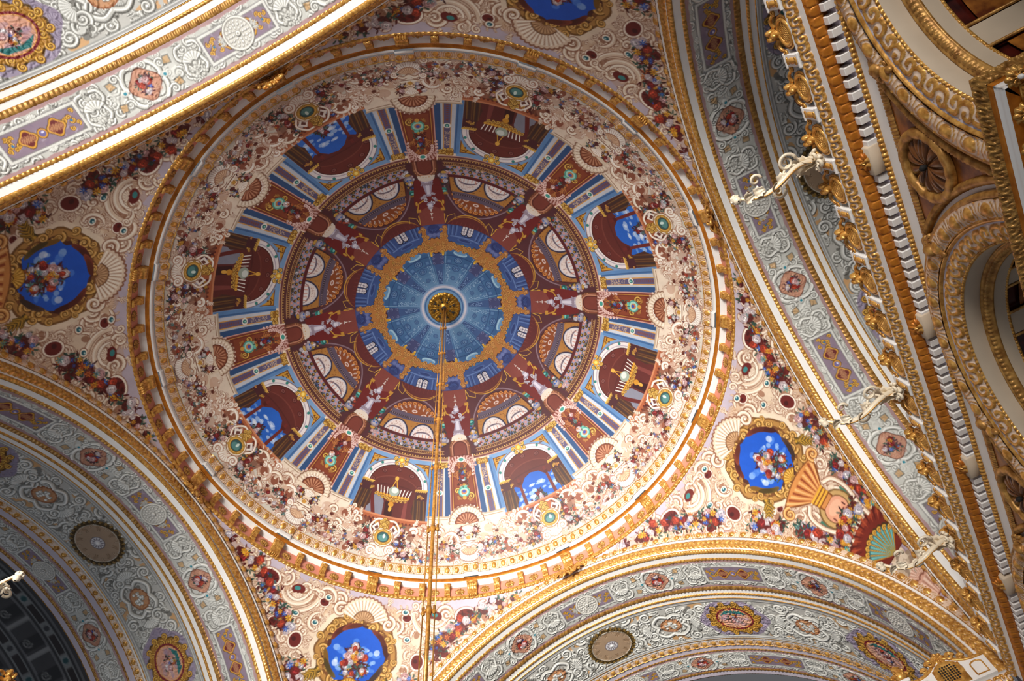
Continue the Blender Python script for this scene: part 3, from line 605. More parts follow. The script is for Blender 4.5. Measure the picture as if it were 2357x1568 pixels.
def paint_inner():
    Z = Zone(.72, 4.22, 340, 200, (58, 98, 150))
    for i in range(14): Z.band(.72 + i * .15, .9 + i * .15, np.array((104, 146, 186)) * (1 - i / 14) + np.array((42, 84, 136)) * i / 14)
    Z.band(.98, 1.12, (166, 172, 196)); Z.band(1.12, 1.18, (120, 150, 190))
    for i in range(36): Z.pen(-1 + i / 9, 1.05).ell(0, 0, .05, .035, (196, 190, 204), n=8); Z.pen(-1 + (i + .5) / 9, .92).ell(0, 0, .05, .03, (56, 92, 150), n=8)
    for k in (0, 2):
        for sd in (-1, 1): Z.kr([(k + sd * .68, 1.2), (k + sd * .7, 1.2), (k + sd * .74, 3.0), (k + sd * .7, 3.0)], (40, 76, 130)); Z.kr([(k + sd * .62, 1.2), (k + sd * .64, 1.2), (k + sd * .64, 3.0), (k + sd * .6, 3.0)], (140, 172, 204), a=.7)
        for r, sz in ((1.55, .1), (2.05, .15), (2.48, .17)):
            q = Z.pen(k, r); q.ell(0, 0, sz * 1.25, sz, (36, 66, 120)); q.ell(0, 0, sz, sz * .78, (86, 128, 176)); q.ell(0, 0, sz * .8, sz * .6, (40, 74, 128))
            for a in range(6): q.ell(sz * .4 * cos(a), sz * .32 * sin(a), sz * .16, sz * .12, (130, 164, 200), n=6)
        for sd in (-1, 1):
            for _ in range(80): Z.pen(k + sd * rng.uniform(.33, .56), rng.uniform(1.3, 2.3)).ell(0, 0, .02, .014, (150, 182, 212) if rng.random() < .7 else (50, 84, 140), n=6)
            Z.kr([(k + sd * .3, 2.25), (k + sd * .58, 2.25), (k + sd * .58, 2.5), (k + sd * .3, 2.5)], (48, 86, 140)); Z.kr([(k + sd * .36, 2.3), (k + sd * .52, 2.3), (k + sd * .52, 2.45), (k + sd * .36, 2.45)], (78, 118, 168))
        Z.kr([(k - .66, 2.22), (k + .66, 2.22), (k + .66, 2.25), (k - .66, 2.25)], (36, 66, 118)); Z.kr([(k - .66, 2.64), (k + .66, 2.64), (k + .66, 2.68), (k - .66, 2.68)], (36, 66, 118))
        Z.pen(k, 2.86).ell(0, .02, .34, .14, (150, 186, 210)); Z.pen(k, 2.88).ell(0, 0, .28, .1, (92, 140, 184))
    for k in (1, 3):
        Z.kr([(k - .2, 1.2), (k + .2, 1.2), (k + .26, 2.9), (k - .26, 2.9)], (54, 82, 134)); Z.kr([(k - .26, 2.2), (k + .26, 2.2), (k + .3, 2.95), (k - .3, 2.95)], (62, 66, 112)); Z.kr([(k - .3, 2.75), (k + .3, 2.75), (k + .3, 2.95), (k - .3, 2.95)], (50, 24, 40))
        for _ in range(60): Z.pen(k + rng.uniform(-.15, .15), rng.uniform(1.25, 1.9)).ell(0, 0, .022, .016, (120, 150, 196) if rng.random() < .6 else (30, 50, 96), n=6)
        q = Z.pen(k, 2.5); 
        for x, y in ((-.12, .2), (.12, .2), (-.14, -.05), (.14, -.05), (-.12, -.25), (.12, -.25)): q.at(x, y, mir=x < 0).spiral(.08, 1.2, .04, ((34, 36, 70), (84, 92, 146), (120, 130, 176)))
    # blue drum with windows
    Z.band(3.35, 4.22, (46, 62, 124))
    for k in (0, 2):
        Z.kr([(k - .62, 3.35), (k + .62, 3.35), (k + .62, 4.22), (k - .62, 4.22)], (52, 76, 138))
        for sd in (-1, 1):
            for x in (.3, .42, .54): Z.kr([(k + sd * x, 3.7), (k + sd * (x + .045), 3.7), (k + sd * (x + .045), 4.22), (k + sd * x, 4.22)], (84, 112, 172)); Z.kr([(k + sd * (x + .05), 3.7), (k + sd * (x + .07), 3.7), (k + sd * (x + .07), 4.22), (k + sd * (x + .05), 4.22)], (34, 46, 100))
        Z.kr([(k - .5, 3.62), (k + .5, 3.62), (k + .5, 3.68), (k - .5, 3.68)], (92, 120, 178)); q = Z.pen(k, 3.52); q.ell(0, 0, .34, .1, (74, 100, 160)); q.ell(0, 0, .28, .07, (40, 58, 116)); q.rib([(-.3, -.34), (0, -.2), (.3, -.34)], .05, (30, 40, 92)); q.rib([(-.3, -.38), (0, -.25), (.3, -.38)], .05, (100, 130, 186))
        for x in (-.09, .09):
            q = Z.pen(k + x, 4.02)
            for w, h, c in ((.13, .26, (24, 18, 36)), (.11, .235, (216, 208, 214))):
                t = np.linspace(0, pi, 10); q.poly(np.concatenate([np.stack([w * np.cos(t), h - .1 + w * np.sin(t)], 1), [(-w, -.2), (w, -.2)]]), c)
            q.rect(-.012, -.2, .012, .22, (70, 60, 84)); q.rect(-.1, .05, .1, .07, (70, 60, 84)); q.rect(-.1, -.08, .1, -.06, (70, 60, 84)); q.ell(0, .14, .05, .05, (120, 110, 130)); q.ell(0, .14, .03, .03, (216, 208, 214))
    for k in (1, 3):
        Z.kr([(k - .3, 3.4), (k + .3, 3.4), (k + .3, 4.22), (k - .3, 4.22)], (70, 82, 142)); q = Z.pen(k, 3.98); q.ell(0, 0, .3, .24, (46, 56, 116)); q.at(0, -.08).shell(.22, ((22, 30, 80), (38, 54, 116), (66, 86, 150)), 7, 2.6)
        for x in (-.2, .2, 0): q.ell(x, .3, .1, .09, (96, 108, 166))
    # gilt rocaille ring
    P = [(x, 2.9 + .1 * cos(x * pi) + .03 * sin(x * 31)) for x in np.linspace(-1, 3, 121)] + [(x, 3.36 + .16 * cos((x - 1) * pi) + .04 * sin(x * 37)) for x in np.linspace(3, -1, 121)]
    Z.kr([(x, r + .03) for x, r in P], (50, 28, 22), n=1); Z.kr(P, (178, 110, 48), n=1)
    for k in (0, 2):
        for sd in (-1, 1):
            x = k + sd * .68
            Z.kr([(x - .13, 3.2), (x + .13, 3.2), (x + .07, 3.7), (x + .05, 4.1), (x - .05, 4.1), (x - .07, 3.7)], (176, 108, 46))
            q = Z.pen(x, 4.08); q.ell(0, 0, .12, .1, (150, 92, 54)); q.ell(0, .02, .07, .05, (206, 146, 86))
            for r in (3.35, 3.55, 3.75, 3.92): 
                for d in (-.06, .06): Z.pen(x + d, r).at(0, 0, rot=rng.uniform(0, 6)).spiral(.08, 1.2, .045, BRONZ)
            q = Z.pen(k + sd * .74, 2.78); q.ell(0, 0, .07, .1, (196, 144, 36)); q.ell(0, .1, .05, .05, (226, 176, 60)); q.rib([(sd * -.0, 0), (sd * .1, -.1), (sd * .22, -.1)], .04, (206, 150, 40))
    for i in range(52):
        x = -1 + i / 13; q = Z.pen(x, 3.02 + .04 * cos(x * pi) + (i % 2) * .14); q.at(0, 0, rot=rng.uniform(0, 6), mir=i % 3 == 0).spiral(.09, 1.3, .05, BRONZ)
        if i % 3 == 0: q.at(.05, -.1, rot=rng.uniform(0, 6)).leafc(.16, GOLDP, n=3)
    Z.sat, Z.gain = .88, .86
    return Z.mesh('canopy_fresco', dome)
paint_outer(); paint_mid(); paint_inner()
# plain plaster behind the pierced rose
P = sphere_pt(*np.meshgrid(np.linspace(0, 16, 33)[:-1], np.linspace(.02, float(s_of(.74)), 6))); grid('crown_plaster', P, dome, 'slate', closed=True)
# ---- relief height functions on s (metres along) and t (0..1 across)
def h_egg(p, W, hh):
    def f(s, t):
        u = ((s / p) % 1 - .5) * p; y = (t - .5) * W
        q = np.sqrt((u / (.27 * p)) ** 2 + (y / (.40 * W)) ** 2)
        e = np.sqrt(np.clip(1 - q * q, 0, 1)); rim = np.exp(-((q - 1.32) / .13) ** 2) * .55 * (t > .12)
        dx = np.abs(np.abs(u) - .5 * p); dart = np.exp(-(dx / (.05 * p)) ** 2) * .45
        return hh * np.maximum(np.maximum(np.maximum(e, rim), dart), .3 * np.abs(np.sin(u / p * 19) * np.sin(t * 11)) ** .5) + hh * .35 * ((t < .07) | (t > .93))
    return f
def h_leaf(p, W, hh):
    def f(s, t):
        a = s / p; z = np.sin(2 * pi * (a + .28 * np.sin(pi * t))); g = np.abs(np.sin(2 * pi * 3 * a + 5 * t))
        return hh * (.35 + .4 * z + .3 * g) * np.sin(pi * np.clip(t, 0, 1)) ** .4
    return f
def h_foliage(p, W, hh):
    def f(s, t):
        n = np.floor(s / p); x = (s / p - n - .5) * p; y = (t - .5 + .12 * np.where(n % 2 == 0, 1, -1)) * W
        q = np.hypot(x, y); a = np.arctan2(y, x) * np.where(n % 2 == 0, 1, -1)
        return hh * (.5 + .5 * np.sin(a * 1 + q / W * 13)) * (.6 + .4 * np.abs(np.sin(a * 4 + q * 30 / W)))
    return f
def h_braid(p, W, hh):
    def f(s, t):
        y = np.abs(t - .5) * 2; a = np.abs(np.sin(pi * (s / p - .9 * y))) ** .6; b = np.abs(np.sin(pi * (2 * s / p + 1.5 * y)))
        return hh * (.75 * a + .25 * b) * np.clip((1 - y) * 4, 0, 1) * (.55 + .45 * np.clip(y * 6, 0, 1))
    return f
def h_bead(p, W, hh):
    def f(s, t):
        u = ((s / p) % 1 - .5) * 2.1; return hh * np.sqrt(np.clip(1 - u * u - ((t - .5) * 2.1) ** 2, 0, 1))
    return f
def h_rope(p, W, hh):
    def f(s, t):
        return hh * np.sqrt(np.clip(1 - ((t - .5) * 2) ** 2, 0, 1)) * (.55 + .45 * np.abs(np.sin(pi * (s / p + t * 1.1))))
    return f
def h_round(hh): return lambda s, t: hh * np.sqrt(np.clip(1 - ((t - .5) * 2) ** 2, 0, 1))
def h_tongue(p, W, hh):
    def f(s, t):
        u = ((s / p) % 1 - .5) * 2; lobe = np.clip((1 - np.abs(u)) * 5, 0, 1); return hh * np.where(t < .3 + .55 * np.sqrt(np.clip(1 - u * u, 0, 1)), lobe, 0.) 
    return f
def prof_pts(pr, n):
    pr = np.asarray(pr, float); d = np.r_[0, np.cumsum(np.hypot(*np.diff(pr, axis=0).T))]; t = np.linspace(0, d[-1], n)
    return np.stack([np.interp(t, d, pr[:, 0]), np.interp(t, d, pr[:, 1])], 1), d[-1]

# ---------------------------------------------------------------- ring cornice of the dome
CORN = empty('dome_cornice', (0, 0, 26.7), 'gilded and white ring cornice with scroll brackets and rosettes around the foot of the dome', 'cornice')
def brk(th):
    d = np.abs(((th / K) + .5) % 1 - .5) * K * 11.6; return .075 * np.clip((.36 - d) / .02, 0, 1)
def ring(name, pr, m, nt=2, hf=None, n=1600, parent=None, brake=0.):
    pr, W = prof_pts(pr, nt); th = np.arange(n) * 2 * pi / n; T, R = np.meshgrid(th, pr[:, 0]); Z = np.broadcast_to(pr[:, 1][:, None], R.shape) - CORN.location[2]
    R = R - brk(T) * brake
    P = np.stack([R * np.cos(T), R * np.sin(T), Z], -1)
    S, TT = np.meshgrid(th * 11.7, np.linspace(0, 1, nt))
    return grid(name, P, parent or CORN, m, None, hf(S, TT) if hf else None, closed=True, aim=(0, 0, -20))
def per(p, r=11.7): c = 2 * pi * 11.7; return c / round(c / p)
ring('lower_bead', [(12.12, 26.62), (12.09, 26.6), (12.04, 26.66)], 'white', 4)
ring('leaf_moulding', [(12.05, 26.66), (11.98, 26.66), (11.92, 26.80)], 'gold', 7, h_leaf(per(.2), .2, .045), 3000)
ring('frieze', [(11.96, 26.78), (11.93, 27.41)], 'pink', 2)
ring('soffit_fillet', [(11.95, 27.38), (11.9, 27.41), (11.88, 27.40), (11.70, 27.52)], 'white', 6)
ring('corona_soffit', [(11.70, 27.52), (11.66, 27.56), (11.55, 27.59)], 'orange', 4)
ring('corona_fascia', [(11.56, 27.585), (11.49, 27.6), (11.48, 27.76), (11.47, 27.77)], 'white', 5, brake=1.)
ring('egg_and_dart_moulding', [(11.47, 27.76), (11.43, 27.84), (11.3, 28.03), (11.25, 28.1)], 'gold2', 14, h_egg(per(.46), .42, .075), 3600, brake=1.)
def bracket_mesh(name, w, sc, big):
    pr = np.array([(0, 0), (.07, -.02), (.12, .03), (.11, .1), (.07, .14), (.07, .24), (.1, .34), (.17, .42), (.235, .47), (.27, .52), (.28, .58), (.27, .64), (.24, .69), (.2, .71), (0, .72)]) * sc
    pr, _ = prof_pts(pr, 44); nx = 17; xs = np.linspace(-w / 2, w / 2, nx)
    P = np.zeros((44, nx + 2, 3))
    P[:, 1:-1, 0] = xs[None]; P[:, 0, 0] = -w / 2; P[:, -1, 0] = w / 2
    P[:, 1:-1, 1] = -pr[:, :1]; P[:, 0, 1] = 0; P[:, -1, 1] = 0; P[..., 2] = pr[:, 1:]
    t = np.linspace(0, 1, 44)[:, None]; u = np.linspace(-1, 1, nx)[None]
    fl = np.where(t > .55, .018 * np.abs(np.sin(u * pi * 2)) , .03 * np.abs(np.sin(u * 5 + 9 * t * np.sign(u))) * (1 - u * u * .6)) * sc * np.clip((.95 - t) * 12, 0, 1) * (np.abs(u) < .97)
    P[:, 1:-1, 1] -= fl
    P[:, 1:-1, 1] -= .02 * sc * (np.abs(t - .55) < .03)
    b = MB(); b.surf(P)
    if big:
        for i in range(5): b.ball(((i - 2) * w / 5.2, -.06 * sc, .0), (w / 9, .1 * sc, .075 * sc), 8, 6)
    b.box((-w / 2 - .02, -.27 * sc, .69 * sc), (w / 2 + .02, 0, .74 * sc))
    return b.mesh(name)
br_s, br_b = bracket_mesh('bracket', .26, .86, False), bracket_mesh('bracket_large', .46, 1.02, True)
def rosette_mesh(R, n, hh, rings=2):
    h_, w_ = 12, n * 6; rr = np.linspace(0.02, 1, h_)[:, None]; a = np.arange(w_)[None] * 2 * pi / w_
    pet = np.abs(np.cos(a * n / 2)); edge = 1 - .22 * (1 - pet)
    P = np.zeros((h_, w_, 3)); q = rr * edge * R
    P[..., 0] = q * np.cos(a); P[..., 2] = q * np.sin(a)
    prof = np.exp(-(rr / .2) ** 2) * .9 + np.clip(np.sin(rr * pi * 1.05), 0, 1) * (.25 + .55 * pet) * .8 + .3 * np.clip(np.sin(rr * pi * rings * 2), 0, 1) * pet
    P[..., 1] = -hh * prof
    b = MB(); b.add(P.reshape(-1, 3), grid_faces(h_, w_, True)); return b
ros_me = rosette_mesh(.235, 9, .075).mesh('rosette')
for me in (br_s, br_b, ros_me): me.materials.append(M['gold'])
ros_me.materials.clear(); ros_me.materials.append(M['gold_dull'])
def on_ring(o, th, r, z, tilt=0.):
    o.parent = CORN; o.location = (r * cos(th), r * sin(th), z - CORN.location[2]); o.rotation_euler = (tilt, 0, th - pi / 2)   # local -y looks to the axis
for i in range(64):
    th = i * K / 4; big = i % 4 == 0
    o = bpy.data.objects.new('scroll_bracket', br_b if big else br_s); COL.objects.link(o); on_ring(o, th, 11.93, 26.72 if big else 26.8)
    o = bpy.data.objects.new('rosette', ros_me); COL.objects.link(o); on_ring(o, th + K / 8, 11.93, 27.08)

# ---------------------------------------------------------------- pierced gilt rose at the crown
rose = empty('ceiling_rose', (0, 0, 33.3), 'round pierced gilt ceiling rose at the crown of the dome around the hanging rod', 'ceiling rose')
b = MB(); n = 160; prs = [(.12, -.16), (.2, -.1), (.3, -.07), (.36, -.1), (.46, -.05), (.56, -.03), (.64, -.08), (.7, -.06), (.76, .0)]
V = []
for r, z in prs:
    for j in range(n):
        a = 2 * pi * j / n; k = 1 + (.035 * abs(sin(a * 8)) if r > .5 else 0); V.append((r * k * cos(a), r * k * sin(a), z - .02 * abs(sin(a * 12)) * (r > .3)))
b.add(V, [f for f in grid_faces(len(prs), n, True).tolist()]); b.build('openwork_disc', 'bronze', rose)
for i in range(8):
    a = i * pi / 4 + .2; b = MB()
    b.lathe([(.001, -.105), (.05, -.105), (.055, -.09)], 10, (.33 * cos(a), .33 * sin(a), 0))
    for d in (-.17, .17, -.06, .06):
        q = a + d; L = np.linspace(0, 1, 7); b.tube(np.stack([(.42 + .2 * L) * np.cos(a + d * L * 1.3), (.42 + .2 * L) * np.sin(a + d * L * 1.3), -.1 + 0 * L], 1), .022 * (1.1 - L), 6)
    b.build('pierced_opening', 'dark', rose)
b = MB(); b.lathe([(.001, -.2), (.1, -.2), (.15, -.1), (.15, 0)], 24); b.build('collar', 'dark', rose)

# ---------------------------------------------------------------- hanging rod of the great chandelier
rod = empty('chandelier_rod', (0, 0, 33.1), 'long gilt hanging rod with two thin side rods running down from the dome rose', 'chandelier rod')
ux, uy = -.30, .95
zs = [33.1, 30.2, 27.15, 24.0, 21.15, 18.07, 15.07, 12.16, 8.2]
b = MB(); b.tube([(0, 0, z - 33.1) for z in (33.15, 24, 15, 8.2)], [.05, .05, .045, .042], 12); b.build('pole', 'brass', rod)
for i in range(8):
    z0, z1 = zs[i] - 33.1, zs[i + 1] - 33.1; d0 = .10 + .004 * i
    for sd in (-1, 1):
        b = MB(); b.tube([(sd * ux * d0, sd * uy * d0, z0), (sd * ux * (d0 + .015), sd * uy * (d0 + .015), z1)], .016, 8); b.build('side_rod', 'brass', rod)
    if i < 7:
        b = MB(); b.lathe([(.04, .12), (.06, .1), (.06, .04), (.075, .02), (.075, -.04), (.055, -.06), (.05, -.14), (.04, -.16)], 14, (0, 0, z1))
        for sd in (-1, 1): b.lathe([(.016, .12), (.034, .1), (.034, -.02), (.045, -.04), (.045, -.09), (.02, -.13)], 10, (sd * ux * .12, sd * uy * .12, z1)); b.tube([(0, 0, z1), (sd * ux * .12, sd * uy * .12, z1)], .022, 8)
        b.build('joint_collar', 'brass', rod)

# ================================================================= PENDENTIVES
def paint_pendentive():
    nu, nv = 800, 500; F0, F1, DK = 44.2, 91., 2.04
    cv = Cv(nu, nv, (224, 204, 180))
    def pen(dk, phi, **kw):
        def place(P):
            ph = RAD(phi) - P[:, 1] / RP; d = dk + P[:, 0] / (RP * np.sin(ph)) / K
            return np.stack([(d + DK) / (2 * DK) * nu, (np.degrees(ph) - F0) / (F1 - F0) * nv], 1)
        return Pen(cv, place, **kw)
    def edge(phi):                                  # |dk| where the arch plane cuts the sphere
        c = 12.12 / (RP * sin(RAD(phi))); return 2 - math.degrees(math.acos(min(c, 1))) / 22.5 if c < 1 else 2.
    LIL = (190, 178, 192)
    p = pen(0, 44.8); p.rect(-16, -.42, 16, .6, LIL, n=40)
    for sd in (-1, 1):                              # lilac border along the arches
        ph = np.linspace(44.9, 80, 60); A = [(sd * max(edge(f), .02), f) for f in ph]; B = [(sd * max(edge(f) - (.36 + .08 * abs(sin(f * 2.1))) / (RP * sin(RAD(f)) * K), 0), f) for f in ph][::-1]
        cv.fr = lambda P: np.stack([(P[:, 0] + DK) / (2 * DK) * nu, (P[:, 1] - F0) / (F1 - F0) * nv], 1); cv.poly(np.array(A + B), (150, 128, 144)); 
        B = [(sd * max(edge(f) - (.30 + .08 * abs(sin(f * 2.1))) / (RP * sin(RAD(f)) * K), 0), f) for f in ph][::-1]; cv.poly(np.array(A + B), (178, 160, 178))
    SH = ((142, 96, 74), (226, 204, 180), (246, 236, 220)); RED = (104, 36, 32)
    for _ in range(420):                            # brushy stucco ground
        f = rng.uniform(45.8, 78); e = edge(f) - .1
        if e <= 0: continue
        q = pen(rng.uniform(-e, e), f, rot=rng.uniform(0, 6.3), mir=rng.random() < .5)
        q.ell(0, 0, rng.uniform(.1, .3), rng.uniform(.04, .12), [(190, 156, 128), (240, 226, 206), (206, 178, 150)][rng.integers(3)], a=.6)
    for sd in (-1, 1):
        m = sd < 0
        for dk, f, s_, rot in ((1.5, 45.8, .8, 2.6), (1.3, 46.2, 1.1, 3.0), (1.1, 46.6, 1.2, 2.4), (.95, 47.8, 1.2, 2.8), (.8, 49.2, 1.3, 1.2), (.72, 50.8, 1.2, 2.6), (.9, 49.6, 1.0, .2), (.62, 52.4, 1.3, 2.2), (.55, 54.2, 1.2, .8), (.6, 55.6, 1.1, 2.5), (.46, 56.4, 1.1, 1.6), (.4, 58.4, 1.2, 2.7), (.34, 60., 1.2, .9), (.33, 61.8, 1., 2.2), (.26, 63.4, 1.1, 1.2), (.3, 58.8, .9, 4.), (.42, 48.6, 1.1, .3), (.3, 47.4, 1.2, 1.4), (.2, 46.6, 1.1, .4), (.5, 46.6, 1.1, 2.9), (.66, 46.4, 1.2, 3.1), (.8, 46.9, 1.1, 1.9), (.2, 65, .8, 2.2), (.22, 67, .7, 1.4), (.14, 74, .6, .6), (.08, 76, .5, 2.4)):
            q = pen(sd * dk, f, rot=0); q.ell(.05, 0, .42 * s_, .3 * s_, (196, 158, 126), a=.45)
            q = q.at(0, 0, s_, rot=rot if not m else pi - rot, mir=m)
            q.spiral(.3, 1.6, .12, SH); q.at(.1, .32, rot=.7).leafc(.5, SH); q.at(.42, -.12, rot=-.7).spiral(.19, 1.3, .09, SH); q.at(-.05, -.2, rot=-2.3).leafc(.42, SH, n=4)
        for _ in range(170):                         # carved-looking foliage all over
            f = rng.uniform(45.9, 70); e = edge(f) - .05
            q = pen(sd * rng.uniform(0, max(e, .05)), f, sc=rng.uniform(.55, 1.05), rot=rng.uniform(0, 6.3), mir=m); t = rng.random()
            if t < .45: q.leafc(.6, SH, n=5, w=.28, curl=1.3); q.at(.1, .1, rot=1.4).leafc(.4, SH, n=4, w=.3)
            elif t < .75:
                a = np.linspace(-.5, 2.6, 14); q.stroke(np.stack([.42 * np.cos(a), .36 * np.sin(a)], 1), .13 * np.sin(np.linspace(.4, 2.9, 14)) + .03, SH)
                for x in np.linspace(0, 2.4, 6): q.at(.5 * cos(x), .44 * sin(x), rot=x).leafc(.2, SH, n=2, w=.35)
                q.ell(0, .05, .2, .16, (150, 104, 80), a=.8)
            else: q.spiral(.28, 1.3, .14, SH)
        q = pen(sd * .62, 48.1, rot=-sd * .25)      # crescent volute beside the ring
        for r, w, c in ((.98, .34, SH[0]), (.98, .29, SH[1]), (1.06, .07, SH[2]), (.9, .03, SH[0]), (.66, .26, SH[0]), (.66, .22, SH[1]), (.7, .06, SH[2]), (.46, .16, SH[0]), (.46, .12, SH[2])):
            a = np.linspace(pi + .1, 2 * pi - .1, 26); q.rib(np.stack([r * np.cos(a), .35 + r * .8 * np.sin(a)], 1), w * (.35 + .65 * np.sin(np.linspace(.15, pi - .15, 26))), c)
        q.ell(0, .42, .3, .2, RED); q.ell(.05, .45, .14, .09, (60, 130, 130)); q.at(0, .3, rot=pi).shell(.26, SH, 7, 2.4)
        for s2 in (-1, 1): q.at(s2 * .95, .42, rot=1.2, mir=s2 < 0).spiral(.17, 1.4, .09, SH); q.at(s2 * .6, .5, rot=1.2 if s2 > 0 else 1.9).leafc(.4, SH, n=4, w=.3)
        for dk, f, rx, ry in ((.92, 46.9, .42, .3), (.38, 47.2, .2, .16), (.5, 53.2, .26, .3), (.72, 52, .2, .18), (.34, 62.4, .2, .16), (.24, 58, .14, .12), (1.25, 45.9, .25, .14)):
            q = pen(sd * dk, f); q.ell(0, 0, rx * 1.3, ry * 1.35, SH[0]); q.ell(0, 0, rx * 1.22, ry * 1.25, SH[2]); q.ell(0, 0, rx, ry, RED); q.ell(rx * .3, ry * .1, rx * .4, ry * .3, (70, 24, 24))
        for dk, f in ((.4, 50.2), (.36, 46.4), (.58, 49.9)): q = pen(sd * dk, f); q.ell(0, 0, .2, .16, SH[0]); q.ell(0, 0, .16, .13, SH[2]); q.ell(0, 0, .1, .08, (36, 92, 106)); q.ell(-.02, .03, .04, .03, (190, 226, 224))
        # flower garlands
        for path in ([(.98, 47.3, .28), (.9, 47.9, .3), (.82, 48.9, .34), (.74, 49.9, .38), (.68, 51., .4), (.62, 51.9, .34)], [(1.42, 45.8, .2), (1.25, 46.1, .26), (1.1, 46.4, .3)], [(.42, 56.2, .34), (.46, 57.2, .42), (.42, 58.2, .42), (.36, 59.1, .3)], [(.26, 62., .3), (.25, 63.2, .36), (.2, 64.8, .4), (.17, 66.0, .34), (.2, 67.2, .28)]):
            for dk, f, r in path: pen(sd * dk, f).bouquet([(0, 0, r)], .17, 1.5)
    q = pen(0, 80); q.at(0, 0).shell(1.0, ((130, 80, 64), (206, 160, 140), (232, 204, 188)), 7, 1.6, inner=.3); q.at(0, .9).shell(.7, ((130, 80, 64), (206, 160, 140), (232, 204, 188)), 7, 1.6, inner=.3)
    for _ in range(40): pen(rng.uniform(-.06, .06), rng.uniform(73.2, 75.2)).ell(0, 0, .1, .09, [(190, 172, 150), (150, 130, 112), (216, 200, 180)][rng.integers(3)])
    q = pen(0, 69.6)                                # red basket
    t = np.linspace(-1, 1, 21); top = np.stack([1.35 * np.sin(t * 1.3), .25 + .55 * np.cos(t * 1.3) - .2], 1)
    q.poly(np.concatenate([top, [(.62, -1.0), (-.62, -1.0)]]), (84, 26, 20)); q.poly(np.concatenate([top * .95, [(.56, -.95), (-.56, -.95)]]), (142, 56, 36)); q.poly(np.concatenate([top * .8 - (0, .05), [(.5, -.95), (-.5, -.95)]]), (112, 38, 28))
    for i in range(13):
        a = -1.25 + i * 2.5 / 12; d = np.array((sin(a), cos(a) * .55)); q.rib([d * 1.25, d * 1.05, d * .75 - (0, .1)], [.12, .09, .01], (166, 72, 44) if i % 2 else (84, 24, 20))
        q.at(*(d * 1.42 + (0, .02))).daisy(.13, (226, 158, 48) if i % 2 else (96, 168, 160)); q.at(*(d * 1.6 + (0, .06))).daisy(.12, (220, 150, 40))
    q = pen(0, 72.9); q.shell(1.0, ((60, 44, 24), (40, 96, 104), (110, 176, 176)), 9, 1.9, inner=.1)
    for a in np.linspace(-.95, .95, 10): d = np.array((sin(a), cos(a))); q.rib([d * .1, d * .97], [.02, .05], (206, 150, 50))
    for t_ in np.linspace(-.9, .9, 9): q.at(1.0 * sin(t_), 1.0 * cos(t_)).spiral(.09, 1.2, .06, GOLDP)
    q = pen(0, 64.3)                                # oval with flowers
    for sd in (-1, 1): q.poly(np.array([(.6, -.8), (.8, -.4), (.85, .3), (.75, .3), (.65, -.4)]) * (sd, 1), (70, 120, 100)); q.stroke(np.array([(.55, .95), (.9, .7), (.95, .1), (.7, -.6), (.6, -1.1)]) * (sd, 1), .14, SH)
    q.ell(0, 0, .78, .72, (120, 90, 50)); q.ell(0, 0, .72, .66, (196, 160, 104)); q.ell(0, 0, .56, .5, (120, 80, 50)); q.ell(0, 0, .52, .46, (222, 160, 130)); q.ell(0, .1, .36, .2, (236, 190, 160), a=.6)
    q.bouquet([(-.1, -.45, .3), (.3, -.5, .26), (-.5, -.55, .26), (.6, -.7, .24)], .16, 1.4)
    # gilt frame with open sky
    q = pen(0, 53.1); ORN = ((92, 62, 26), (186, 134, 62), (226, 184, 112))
    def blob(rx, ry, k=0., n=60, ph=0.): a = np.linspace(0, 2 * pi, n, endpoint=False); w = 1 + k * np.cos(a * 8 + ph) + k * .6 * np.cos(a * 13 + 1); return np.stack([rx * w * np.cos(a), ry * w * np.sin(a)], 1)
    q.poly(blob(1.98, 1.85, .03), (232, 214, 190)); q.poly(blob(1.78, 1.66, .03), (120, 82, 44)); q.poly(blob(1.7, 1.58, .03), (176, 130, 70)); q.poly(blob(1.5, 1.4, .02), (118, 74, 42)); q.poly(blob(1.42, 1.33, .05, ph=2), (78, 42, 34))
    for i in range(26):
        a = i * 2 * pi / 26; q.at(1.6 * cos(a), 1.5 * sin(a), rot=a + rng.uniform(-1, 1), sc=rng.uniform(.5, 1.2), mir=i % 2 == 0).spiral(.2, 1.4, .11, ORN)
        if i % 2: q.at(1.42 * cos(a), 1.33 * sin(a), rot=a + 1.8).leafc(.34, ORN, n=4)
    q.poly(blob(1.27, 1.2, .06, ph=1), (28, 86, 196))
    for _ in range(110):
        a, d = rng.uniform(0, 6.28), rng.uniform(0, .85); x, y = 1.15 * d * cos(a), 1.1 * d * sin(a)
        if y < rng.uniform(-.6, .6): q.ell(x, y, rng.uniform(.07, .2), rng.uniform(.06, .15), [(232, 238, 248), (170, 202, 240), (88, 140, 226)][rng.integers(3)], a=.65)
    for a, c in ((2.6, (96, 40, 36)), (2.2, (120, 56, 44)), (.6, (110, 48, 40)), (1.1, (130, 60, 44)), (3.6, (84, 60, 52)), (-.5, (170, 120, 44)), (-.8, (104, 84, 40))):   # torn drapery around the opening
        for i in range(4): q.ell(1.27 * cos(a + i * .09), 1.19 * sin(a + i * .09), .3, .1, np.array(c) * (1 - .1 * i), rot=a + 1.4 + i * .1)
    for sd in (-1, 1): q.at(sd * 1.35, -.75, rot=-.9 if sd > 0 else pi + .9).leafc(.8, ((60, 50, 26), (150, 112, 40), (206, 160, 60)), n=5, curl=.3)
    q.bouquet([(0, -.35, .36), (-.2, -.05, .24), (.2, .0, .22), (0, .2, .2), (-.34, -.5, .26), (.34, -.5, .26), (0, -.8, .3)], .15, 1.5)
    q = pen(0, 60.)                                 # terracotta urn under the bouquet
    t = np.linspace(-1, 1, 21); rim = np.stack([1.25 * t, .45 + .26 * np.cos(t * 1.5)], 1)
